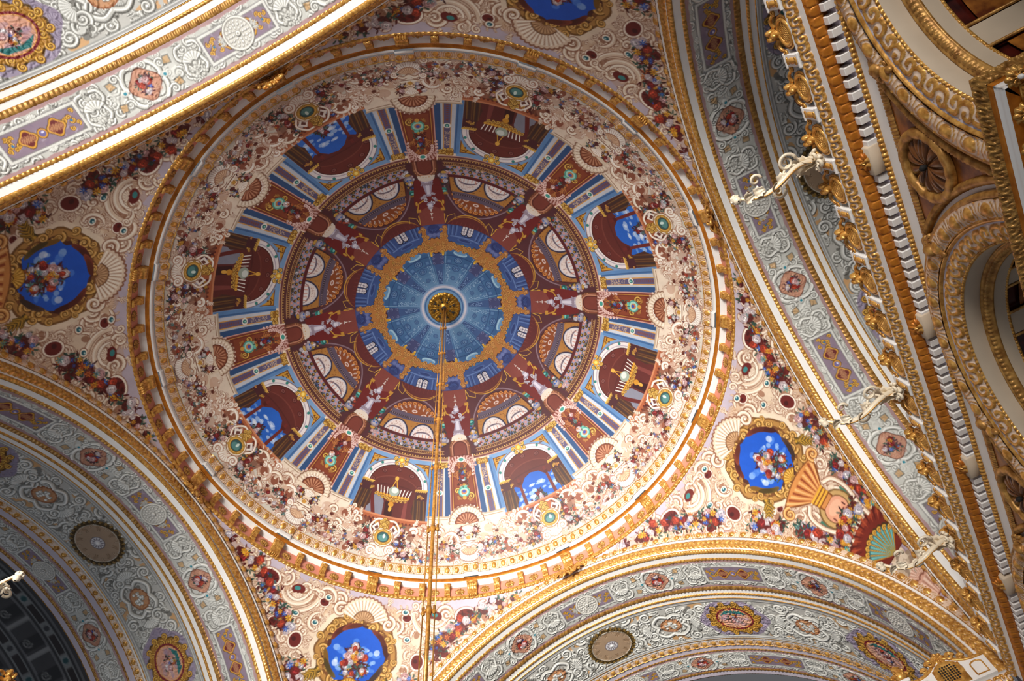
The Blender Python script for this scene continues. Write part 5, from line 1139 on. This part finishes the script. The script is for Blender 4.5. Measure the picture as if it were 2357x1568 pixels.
for i in range(17):
    o = par if first else copy_tree(par); first = False
    o.location = (7.87 - i * PW, 11.78, 14.42); o.rotation_euler = (0, 0, 0)
    tag(o, f'gilded grille panel with crest scroll, {NAMES[i]} from top on the right cornice', 'parapet panel', 'gilded grilles along the right cornice')
for i in range(9):
    o = copy_tree(par); o.location = (-5.4 + i * PW, -11.78, 14.42); o.rotation_euler = (0, 0, pi)
    o['group'] = 'gilded grilles on the left cornice'; o['label'] = 'gilded grille panel with crest scroll cut off by the lower left corner'; o['category'] = 'parapet panel'
def make_end_panel():
    r = empty('corner_parapet', (-11.72, 10.4, 14.42), 'white and gold parapet panel with round lattice grille in the bottom right corner', 'parapet panel', rot=(0, 0, pi / 2))
    x = np.linspace(-1.1, 1.1, 41); top = .62 + .34 * np.exp(-(x / .42) ** 2); b = MB()
    for y0, y1 in ((-.06, .06),):
        V = [(a, y, z) for a, t in zip(x, top) for y in (y0, y1) for z in (0, t)]
        F = []
        for i in range(40): k = i * 4; F += [(k, k + 4, k + 5, k + 1), (k + 3, k + 7, k + 6, k + 2), (k + 1, k + 5, k + 7, k + 3), (k, k + 2, k + 6, k + 4)]
        b.add(V, F + [(0, 1, 3, 2), (160, 162, 163, 161)])
    b.build('panel', 'white', r, False)
    b = MB(); b.tube(np.stack([x, 0 * x - .05, top + .02], 1), .05, 8); b.build('wavy_rail', 'gold', r)
    b = MB(); b.lathe([(.001, -.08), (.3, -.085), (.36, -.12), (.42, -.07), (.42, 0)], 28, (0, 0, .46), 'y'); b.box((-.4, -.07, .04), (.4, -.05, .7)); b.build('grille_plate', 'gold', r)
    b = MB()
    for i in range(-4, 5):
        for j in range(-4, 5):
            if i * i + j * j < 14: b.ball((i * .075, -.09, .46 + j * .075), (.03, .012, .03), 6, 4)
    b.build('grille_hole', 'dark', r)
    for sd in (-1, 1):
        b = MB(); t = np.linspace(0, pi, 9); P = [(sd * .77 - .17, -.07, .1)] + [(sd * .77 - .17 * cos(q), -.07, .42 + .1 * sin(q)) for q in t] + [(sd * .77 + .17, -.07, .1), (sd * .77 - .17, -.07, .1)]; b.tube(P, .022, 6, False); b.build('panel_border', 'gold', r)
    b = MB(); P = rosette_mesh(.2, 7, .1); V = np.concatenate(P.v) + (0, -.06, 1.02); b.add(V, P.f)
    for sd in (-1, 1):
        for c, R in ((.3, .13), (.55, .09)): p, t = spiral_pts(R, 1.6); b.tube(np.stack([sd * (c + p[:, 0]), -.08 - .04 * t, .92 - .5 * (c - .3) + p[:, 1]], 1), .045 * (1.1 - .5 * t), 7)
    b.build('crest', 'gold', r)
    for sx in (-1.2,):
        b = MB(); b.box((sx - .14, -.12, 0), (sx + .14, .12, .74), .02); b.box((sx - .18, -.16, .7), (sx + .18, .16, .8), .02); b.build('post', 'white', r, False)
        b = MB(); b.lathe([(.02, 0), (.14, .03), (.2, .18), (.16, .34), (.1, .4), (.14, .46), (.05, .56), (.001, .58)], 14, (sx, 0, .8))
        for a in range(6): p, t = spiral_pts(.1, 1.4); b.tube(np.stack([sx + (.16 + p[:, 0]) * cos(a * pi / 3), (.16 + p[:, 0]) * sin(a * pi / 3), 1.0 + p[:, 1]], 1), .035 * (1.1 - .5 * t), 6)
        b.build('gilt_finial', 'gold', r)
make_end_panel()

# candle arms of carved white-and-gold wood
def make_arm():
    r = empty('candle_arm')
    t = np.linspace(0, 1, 40); y = -.1 - 1.75 * t; z = .25 - .38 * np.sin(t * pi * .95) + .2 * t * t; x = .12 * np.sin(t * 2 * pi)
    b = MB(); b.tube(np.stack([x, y, z], 1), .062 * (1.15 - .5 * t), 10); b.tube(np.stack([x + .02, y, z + .05], 1)[8:34], .025, 6); b.build('main_branch', 'cream', r)
    for c, R, s_, k in (((.05, -.62, .18), .2, 1, 1.7), ((-.08, -1.0, .12), .15, -1, 1.5), ((.1, -1.35, .2), .12, 1, 1.5)):
        b = MB(); p, q = spiral_pts(R, k); b.tube(np.stack([c[0] + s_ * (p[:, 1] + R), c[1] + p[:, 0], c[2] + .1 * q], 1), .034 * (1.1 - .6 * q), 7); b.build('scroll', 'cream', r)
    b = MB(); u = np.linspace(0, pi, 18); b.tube(np.stack([.16 * np.sin(u), -.35 - .5 * u / pi, .1 + .16 * np.sin(u)], 1), .03, 6); b.build('scroll', 'cream', r)
    b = MB(); L = np.linspace(0, 1, 10)[:, None]; w = np.linspace(-1, 1, 9)[None]
    for c, ln, wd, a, tw in (((0, -.1, .25), .55, .2, .5, 0), ((.05, -.05, .2), .5, .18, -.4, 1.2), ((-.05, -.05, .2), .5, .18, -.1, -1.2), ((0, -.7, .1), .4, .14, .9, .5), ((0, -.95, 0), .38, .12, -.5, -.6), ((.03, -1.3, .02), .34, .11, .8, .4), ((0, -1.55, .1), .3, .12, -.4, 0)):
        bend = a * L * L * 1.6; prof = wd * np.sin(pi * (.12 + .84 * L)) * (1 + .25 * np.sin(L * 22)); X = prof * w
        Y = -ln * L * np.cos(bend) + 0 * w; Z = ln * L * np.sin(bend) - .35 * prof * w * w + .02 * np.sin(w * 7)
        b.surf(np.stack([c[0] + X * cos(tw) - Z * sin(tw), c[1] + Y, c[2] + X * sin(tw) + Z * cos(tw)], -1))
    b.build('acanthus_leaf', 'cream', r)
    b = MB(); b.lathe([(.02, 0), (.07, .02), (.09, .07), (.07, .12), (.05, .14), (.09, .18), (.11, .23), (.1, .24), (.04, .2), (.001, .2)], 16, (.0, -1.86, .13))
    for i in range(7): a = i * 2 * pi / 7; b.ball((.09 * cos(a), -1.86 + .09 * sin(a), .34), (.03, .03, .045), 7, 5)
    b.build('candle_cup', 'cream', r)
    b = MB()
    for c, R in (((0, -.02, .3), .14), ((.14, -.03, .12), .1), ((-.14, -.03, .12), .1), ((0, -.02, -.03), .11)): p, q = spiral_pts(R, 1.6); b.tube(np.stack([c[0] + p[:, 0], c[1] - .1 * q, c[2] + p[:, 1]], 1), .042 * (1.1 - .5 * q), 8)
    b.ball((0, 0, .15), (.14, .1, .18)); b.build('wall_plate', 'cream', r)
    b = MB(); b.tube(np.stack([x, y, z - .06 * (1.1 - .5 * t)], 1), .016, 6); b.build('gilt_edge', 'gold', r)
    return r
arm = make_arm()
for i, (p, rz, lab) in enumerate((((4.0, 11.62, 14.75), 0, 'carved white candle arm in front of the round grey relief on the right arch'), ((-2.15, 11.62, 14.75), 0, 'carved candle arm crossing the pendentive edge above the painted urn'), ((-7.1, 11.62, 14.75), 0, 'carved white and gold candle arm over the corner near the painted turquoise shell'), ((3.8, -11.4, 15.0), pi, 'carved white and gold candle arm against the dark vault at the left edge'))):
    o = arm if i == 0 else copy_tree(arm); o.location = p; o.rotation_euler = (0, 0, rz); tag(o, lab, 'sconce', 'carved candle arms')

# ---------------------------------------------------------------- arcaded wall below the right cornice
ZA, YW = 9.7, 12.3
CX = (7.85, 0.0, -7.85)
def wall_sheet():
    xs = np.arange(-13.5, 12.6, .07); zs_ = np.arange(3.0, 13.1, .07); X, Z = np.meshgrid(xs, zs_)
    hole = np.zeros(X.shape, bool)
    for c in CX: hole |= ((np.hypot(X - c, Z - ZA) < 3.3) | ((np.abs(X - c) < 3.3) & (Z < ZA)))
    P = np.stack([X, np.full(X.shape, YW), Z], -1); o = grid('wall_right', P, None, 'white', keep=~hole[:-1, :-1], aim=(0, 0, 6), smooth=False); o['kind'] = 'structure'; o['label'] = 'white arcaded wall below the right cornice'
wall_sheet()
def xz_arc(c, an, r, y): return np.stack(np.broadcast_arrays(c + r * np.sin(an), y, ZA + r * np.cos(an)), -1)
def wall_arch(c, lab):
    root = empty('wall_arch', (c, YW, ZA), lab, 'arch', 'arches of the right wall'); off = -np.array(root.location)
    def band(name, pr, m, nt=2, hf=None, ds=.05, rmean=3.3):
        pr, W = prof_pts(pr, nt); n = int(pi * rmean / ds); an = np.linspace(-pi / 2, pi / 2, n); A, R = np.meshgrid(an, pr[:, 0]); Y = np.broadcast_to(pr[:, 1][:, None], A.shape); S, T = np.meshgrid(an * rmean, np.linspace(0, 1, nt))
        return grid(name, xz_arc(0., A, R, Y - YW) - (0, 0, ZA), root, m, None, hf(S, T) if hf else None, aim=(CAM[0] - c, CAM[1] - YW, CAM[2] - ZA))
    band('outer_fillet', [(3.78, YW), (3.78, 12.16), (3.72, 12.12), (3.66, 12.14)], 'gold_dull', 6)
    band('egg_moulding', [(3.67, 12.14), (3.5, 12.1), (3.34, 12.16)], 'gold2', 14, h_egg(.5, .34, .07), .022)
    band('inner_fillet', [(3.35, 12.15), (3.3, 12.12), (3.26, 12.18)], 'gold', 5)
    band('plain_fillet', [(3.27, 12.18), (3.22, 12.2)], 'lilac')
    band('leaf_scroll_band', [(3.23, 12.2), (3.05, 12.2), (2.9, 12.28)], 'gold2', 14, h_foliage(.3, .36, .045), .022)
    band('bead_moulding', [(2.91, 12.28), (2.85, 12.3)], 'gold', 6, h_bead(.1, .1, .04), .02)
    band('reveal', [(2.86, 12.3), (2.83, 12.34), (2.83, 12.62)], 'beige', 4)
    band('inner_bead_moulding', [(2.84, 12.61), (2.76, 12.64), (2.68, 12.7), (2.66, 12.76)], 'gold_dull', 12, lambda s, t: .03 * np.abs(np.sin(t * pi * 4)) + h_bead(.12, .1, .05)(s, np.clip(t * 3 - 1, 0, 1)), .025)
    band('vault_border', [(2.67, 12.75), (2.67, 13.0)], 'beige', 2)
    band('vault_edge_bead', [(2.69, 12.99), (2.67, 13.05)], 'gold', 6, h_bead(.09, .08, .04), .02)
    band('coffered_vault', [(2.78, 13.0), (2.78, 17.2)], 'red', 2)
    for i in range(7):
        a = -pi / 2 + (i + .5) * pi / 7; b = MB(); A = np.linspace(-.085, .085, 5)
        P = np.stack([np.stack([2.68 * np.sin(a + A), 0 * A + y, 2.68 * np.cos(a + A)], -1) for y in (.72, 4.9)]); b.surf(P[:, ::-1]); b.build('vault_rib', 'beige', root)
        b = MB()
        for e in (-.1, .1): b.tube([(2.67 * sin(a + e), y, 2.67 * cos(a + e)) for y in (.72, 3.2, 4.9)], .03, 6)
        b.build('rib_bead', 'gold_dull', root)
        if i < 6:
            am = a + pi / 14; A = np.linspace(-.11, .11, 5); b = MB()
            b.surf(np.stack([np.stack([2.72 * np.sin(am + A), 0 * A + y, 2.72 * np.cos(am + A)], -1) for y in (1.0, 2.1)])); b.build('ochre_coffer_panel', 'ochre', root)
            b = MB(); b.ball((2.7 * sin(am), 1.55, 2.7 * cos(am)), (.16, .16, .16)); b.build('green_boss', 'teal', root)
    for y in (2.4, 4.4): b = MB(); A = np.linspace(-pi / 2, pi / 2, 60); b.surf(np.stack([np.stack([2.67 * np.sin(A), 0 * A + yy, 2.67 * np.cos(A)], -1) for yy in (y, y + .35)])); b.build('cross_rib', 'beige', root)
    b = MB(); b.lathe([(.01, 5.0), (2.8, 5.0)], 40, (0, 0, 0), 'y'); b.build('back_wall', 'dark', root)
wall_arch(CX[0], 'gilded wall arch with red coffered vault inside, cut by the top right corner')
wall_arch(CX[1], 'gilded archivolt of the right wall halfway down the right edge')
wall_arch(CX[2], 'gilded archivolt of the right wall lowest on the right edge')
def spandrel(cx, lab):
    root = empty('spandrel_panel', (cx, YW, 12.), lab, 'spandrel', 'marble spandrels between the arches'); R = 3.95
    x = np.linspace(cx - 1.75, cx + 1.75, 61); lo = np.full(61, 9.9)
    for c in CX: lo = np.maximum(lo, ZA + np.sqrt(np.clip(R * R - (x - c) ** 2, 0, None)))
    t = np.linspace(0, 1, 8)[:, None]; hi = 12.84
    def loc(P): return P - np.array(root.location)
    P = np.stack([np.broadcast_to(x, (8, 61)), np.full((8, 61), YW - .03), lo + (np.maximum(hi, lo) - lo) * t], -1); grid('marble_panel', loc(P), root, 'marble', aim=(0, -8, -8), smooth=False)
    xs = np.linspace(cx - 1.95, cx + 1.95, 200); T = np.linspace(0, 1, 7)[:, None]
    P = np.stack([np.broadcast_to(xs, (7, 200)), YW - .03 + 0 * xs - .04 * np.sin(pi * T), 12.83 + .2 * T + 0 * xs], -1); grid('ribbed_border', loc(P), root, 'gold_dull', None, .025 * np.abs(np.sin(np.broadcast_to(xs, (7, 200)) * 45)), aim=(0, -8, -8))
    b = MB()
    for c in CX:
        sel = (np.abs(x - c) < R) & (ZA + np.sqrt(np.clip(R * R - (x - c) ** 2, 0, None)) >= lo - 1e-6) & (lo < hi)
        if sel.sum() > 3:
            xx = x[sel]; q = np.stack([xx, np.full(xx.shape, YW - .05), lo[sel]], 1); n = 90; u = np.linspace(0, len(q) - 1, n); q = np.stack([np.interp(u, np.arange(len(q)), q[:, i]) for i in range(3)], 1)
            b.tube(loc(q), .075 + .015 * np.abs(np.sin(np.arange(n) * 1.57)), 8)
    b.build('rope_border', 'gold_dull', root)
    for sg in (-1, 1):                                             # carved mask at each upper corner
        b = MB(); p = np.array((sg * 1.8, -.12, .62))
        for i in range(6): a = i * pi / 3; s_, t_ = spiral_pts(.13, 1.5); b.tube(np.stack([p[0] + .14 * cos(a) + s_[:, 0], p[1] - .06 * t_, p[2] + .17 * sin(a) + s_[:, 1]], 1), .05 * (1.1 - .5 * t_), 7)
        b.ball(p + (0, -.08, 0), (.13, .12, .17)); b.ball(p + (0, -.06, -.34), (.07, .07, .1)); b.build('carved_mask', 'gold_dull', root)
    return root
spandrel(3.92, 'brown marble spandrel between the top and middle arches of the right wall')
spandrel(-3.92, 'brown marble spandrel between the middle and lowest arches of the right wall')
def roundel(cx, lab):
    root = empty('roundel', (cx, YW - .04, 12.2), lab, 'roundel', 'roundels on the marble spandrels')
    n = 140; a = np.arange(n) * 2 * pi / n; pr, W = prof_pts([(.73, 0), (.71, -.08), (.63, -.11), (.55, -.08), (.53, 0)], 12); A, R = np.meshgrid(a, pr[:, 0]); Y = np.broadcast_to(pr[:, 1][:, None], A.shape)
    S, T = np.meshgrid(a * .62, np.linspace(0, 1, 12)); grid('gilt_ring', np.stack([R * np.cos(A), Y, R * np.sin(A)], -1), root, 'gold_dull', None, .02 * np.abs(np.sin(S * 2 * pi / .26 * .5 + T * 2)) * np.sin(pi * T), closed=True, aim=(0, -9, -9))
    w_ = 144; rr = np.linspace(.04, 1, 12)[:, None]; a = np.arange(w_)[None] * 2 * pi / w_; pet = np.abs(np.sin(a * 6))
    P = np.stack([.56 * rr * np.cos(a), -.02 - .1 * np.sin(pi * rr * .8) * pet ** .5 + .05 * rr + 0 * a, .54 * rr * np.sin(a)], -1)
    grid('petal_bowl', P, root, 'wood', closed=True, aim=(0, -9, -9))
    b = MB(); b.ball((0, -.1, 0), (.06, .07, .06), 12, 8); b.build('knob', 'dark', root)
roundel(3.87, 'gilt ringed roundel with brown petals on the upper marble spandrel')
roundel(-3.95, 'gilt ringed roundel with brown petals on the lower marble spandrel at the right edge')

# projecting entablature over the columns, close on the right
def entablature():
    x0, x1, y0, zt = 2.3, 5.85, 11.5, 9.4
    root = empty('column_entablature', (4.1, 12.0, zt), 'near projecting entablature corner with gilded leaf edge at the right edge', 'entablature'); off = np.array(root.location)
    def path(d, n=60):
        a = np.linspace(y0 + d, 13.4, n // 3)[::-1]; f = np.linspace(x0 + d, x1 - d, n)
        return np.concatenate([np.stack([np.full(a.shape, x0 + d), a], 1), np.stack([f, np.full(f.shape, y0 + d)], 1), np.stack([np.full(a.shape, x1 - d), a[::-1]], 1)])
    def sw(name, pr, m, nt, hf=None, n=60):
        pr, W = prof_pts(pr, nt); P = []
        for d, z in pr: q = path(d, n); P.append(np.concatenate([q, np.full((len(q), 1), z)], 1))
        P = np.array(P) - off; q0 = path(pr[0, 0], n); S = np.r_[0, np.cumsum(np.hypot(*np.diff(q0, axis=0).T))]; Hm = hf(*np.meshgrid(S, np.linspace(0, 1, nt))) if hf else None
        grid(name, P, root, m, None, Hm, aim=(6, -9, -9))
    sw('top_fillet', [(.3, 9.46), (0, 9.45), (0, 9.38)], 'white', 4)
    sw('leaf_moulding', [(0, 9.38), (.03, 9.33), (.08, 9.3), (.12, 9.26)], 'gold_dull', 12, h_foliage(.13, .17, .03), 700)
    sw('gilt_fillet', [(.12, 9.26), (.16, 9.25), (.17, 9.22)], 'orange', 5)
    sw('corona_fascia', [(.17, 9.22), (.2, 9.21), (.21, 9.13), (.24, 9.12)], 'white', 5)
    sw('soffit', [(.24, 9.12), (.56, 9.12)], 'orange', 2)
    sw('frieze', [(.55, 9.13), (.55, 8.3), (.6, 8.0), (.6, 7.4)], 'beige', 6)
    bm2 = bracket_mesh('modillion', .22, .55, True); bm2.materials.append(M['gold'])
    rm = rosette_mesh(.15, 8, .09).mesh('flower'); rm.materials.append(M['gold'])
    for i in range(6):
        o = bpy.data.objects.new('acanthus_bracket', bm2); COL.objects.link(o); o.parent = root; o.location = (np.array((x0 + .65 + i * .5, y0 + .555, 8.71)) - off).tolist()
        o = bpy.data.objects.new('rosette', rm); COL.objects.link(o); o.parent = root; o.location = (np.array((x0 + .9 + i * .5, y0 + .4, 9.12)) - off).tolist(); o.rotation_euler = (pi / 2, 0, 0)
        b = MB(); b.ball((0, -.1, 0), (.035, .05, .035)); q = b.build('white_knob', 'white', o)
    for i in range(2):
        o = bpy.data.objects.new('acanthus_bracket', bm2); COL.objects.link(o); o.parent = root; o.location = (np.array((x1 - .555, y0 + .9 + i * .5, 8.71)) - off).tolist(); o.rotation_euler = (0, 0, pi / 2)
entablature()
# pier block linking the corner of the arches down to the cornice
b = MB(); b.box((-13.6, 11.95, 13.9), (-11.95, 13.6, 14.45)); o = b.build('wall_corner_right', 'lilac', None, False); o['kind'] = 'structure'
# ================================================================= CAMERA, LIGHT
def cam():
    f = np.array([cos(CB) * cos(CA), cos(CB) * sin(CA), sin(CB)]); r = np.cross(f, (0, 0, 1.)); r /= np.linalg.norm(r); u = np.cross(r, f)
    r2 = cos(CR) * r + sin(CR) * u; u2 = -sin(CR) * r + cos(CR) * u
    from mathutils import Matrix
    c = bpy.data.cameras.new('camera'); o = bpy.data.objects.new('camera', c); COL.objects.link(o)
    c.sensor_fit = 'HORIZONTAL'; c.sensor_width = 36; c.lens = FOC / 2357 * 36; c.clip_end = 200
    Mx = Matrix([[r2[0], u2[0], -f[0], CAM[0]], [r2[1], u2[1], -f[1], CAM[1]], [r2[2], u2[2], -f[2], CAM[2]], [0, 0, 0, 1]])
    o.matrix_world = Mx; SC.camera = o
cam()
def area(name, loc, aim, size, power, col=(1, 1, 1)):
    from mathutils import Vector
    l = bpy.data.lights.new(name, 'AREA'); l.shape = 'RECTANGLE'; l.size, l.size_y = size; l.energy = power; l.color = col
    o = bpy.data.objects.new(name, l); COL.objects.link(o); o.location = loc
    o.rotation_euler = (Vector(aim) - Vector(loc)).to_track_quat('-Z', 'Y').to_euler(); return o
l = area('window_daylight_near_arch', (32, -2, 3), (-12, 0, 27), (18, 10), 4200, (1, .95, .88)); l.data.spread = RAD(46)
l = area('near_arch_soffit_fill', (25, -1, 1), (14, -2, 25), (14, 5), 900, (1, .97, .93)); l.data.spread = RAD(60)  # added fill light that brightens the near arch soffit, not an actual window
area('window_daylight_left', (0, -28, 2), (2, 4, 24), (16, 9), 800, (.72, .84, 1))
w = bpy.data.worlds.new('hall_ambient'); SC.world = w; w.use_nodes = True
bg = w.node_tree.nodes['Background']; bg.inputs[0].default_value = (.95, .95, 1, 1); bg.inputs[1].default_value = .115
SC.view_settings.view_transform = 'Standard'; SC.view_settings.look = 'None'; SC.view_settings.exposure = 0; SC.view_settings.gamma = 1
SC.view_settings.use_curve_mapping = False
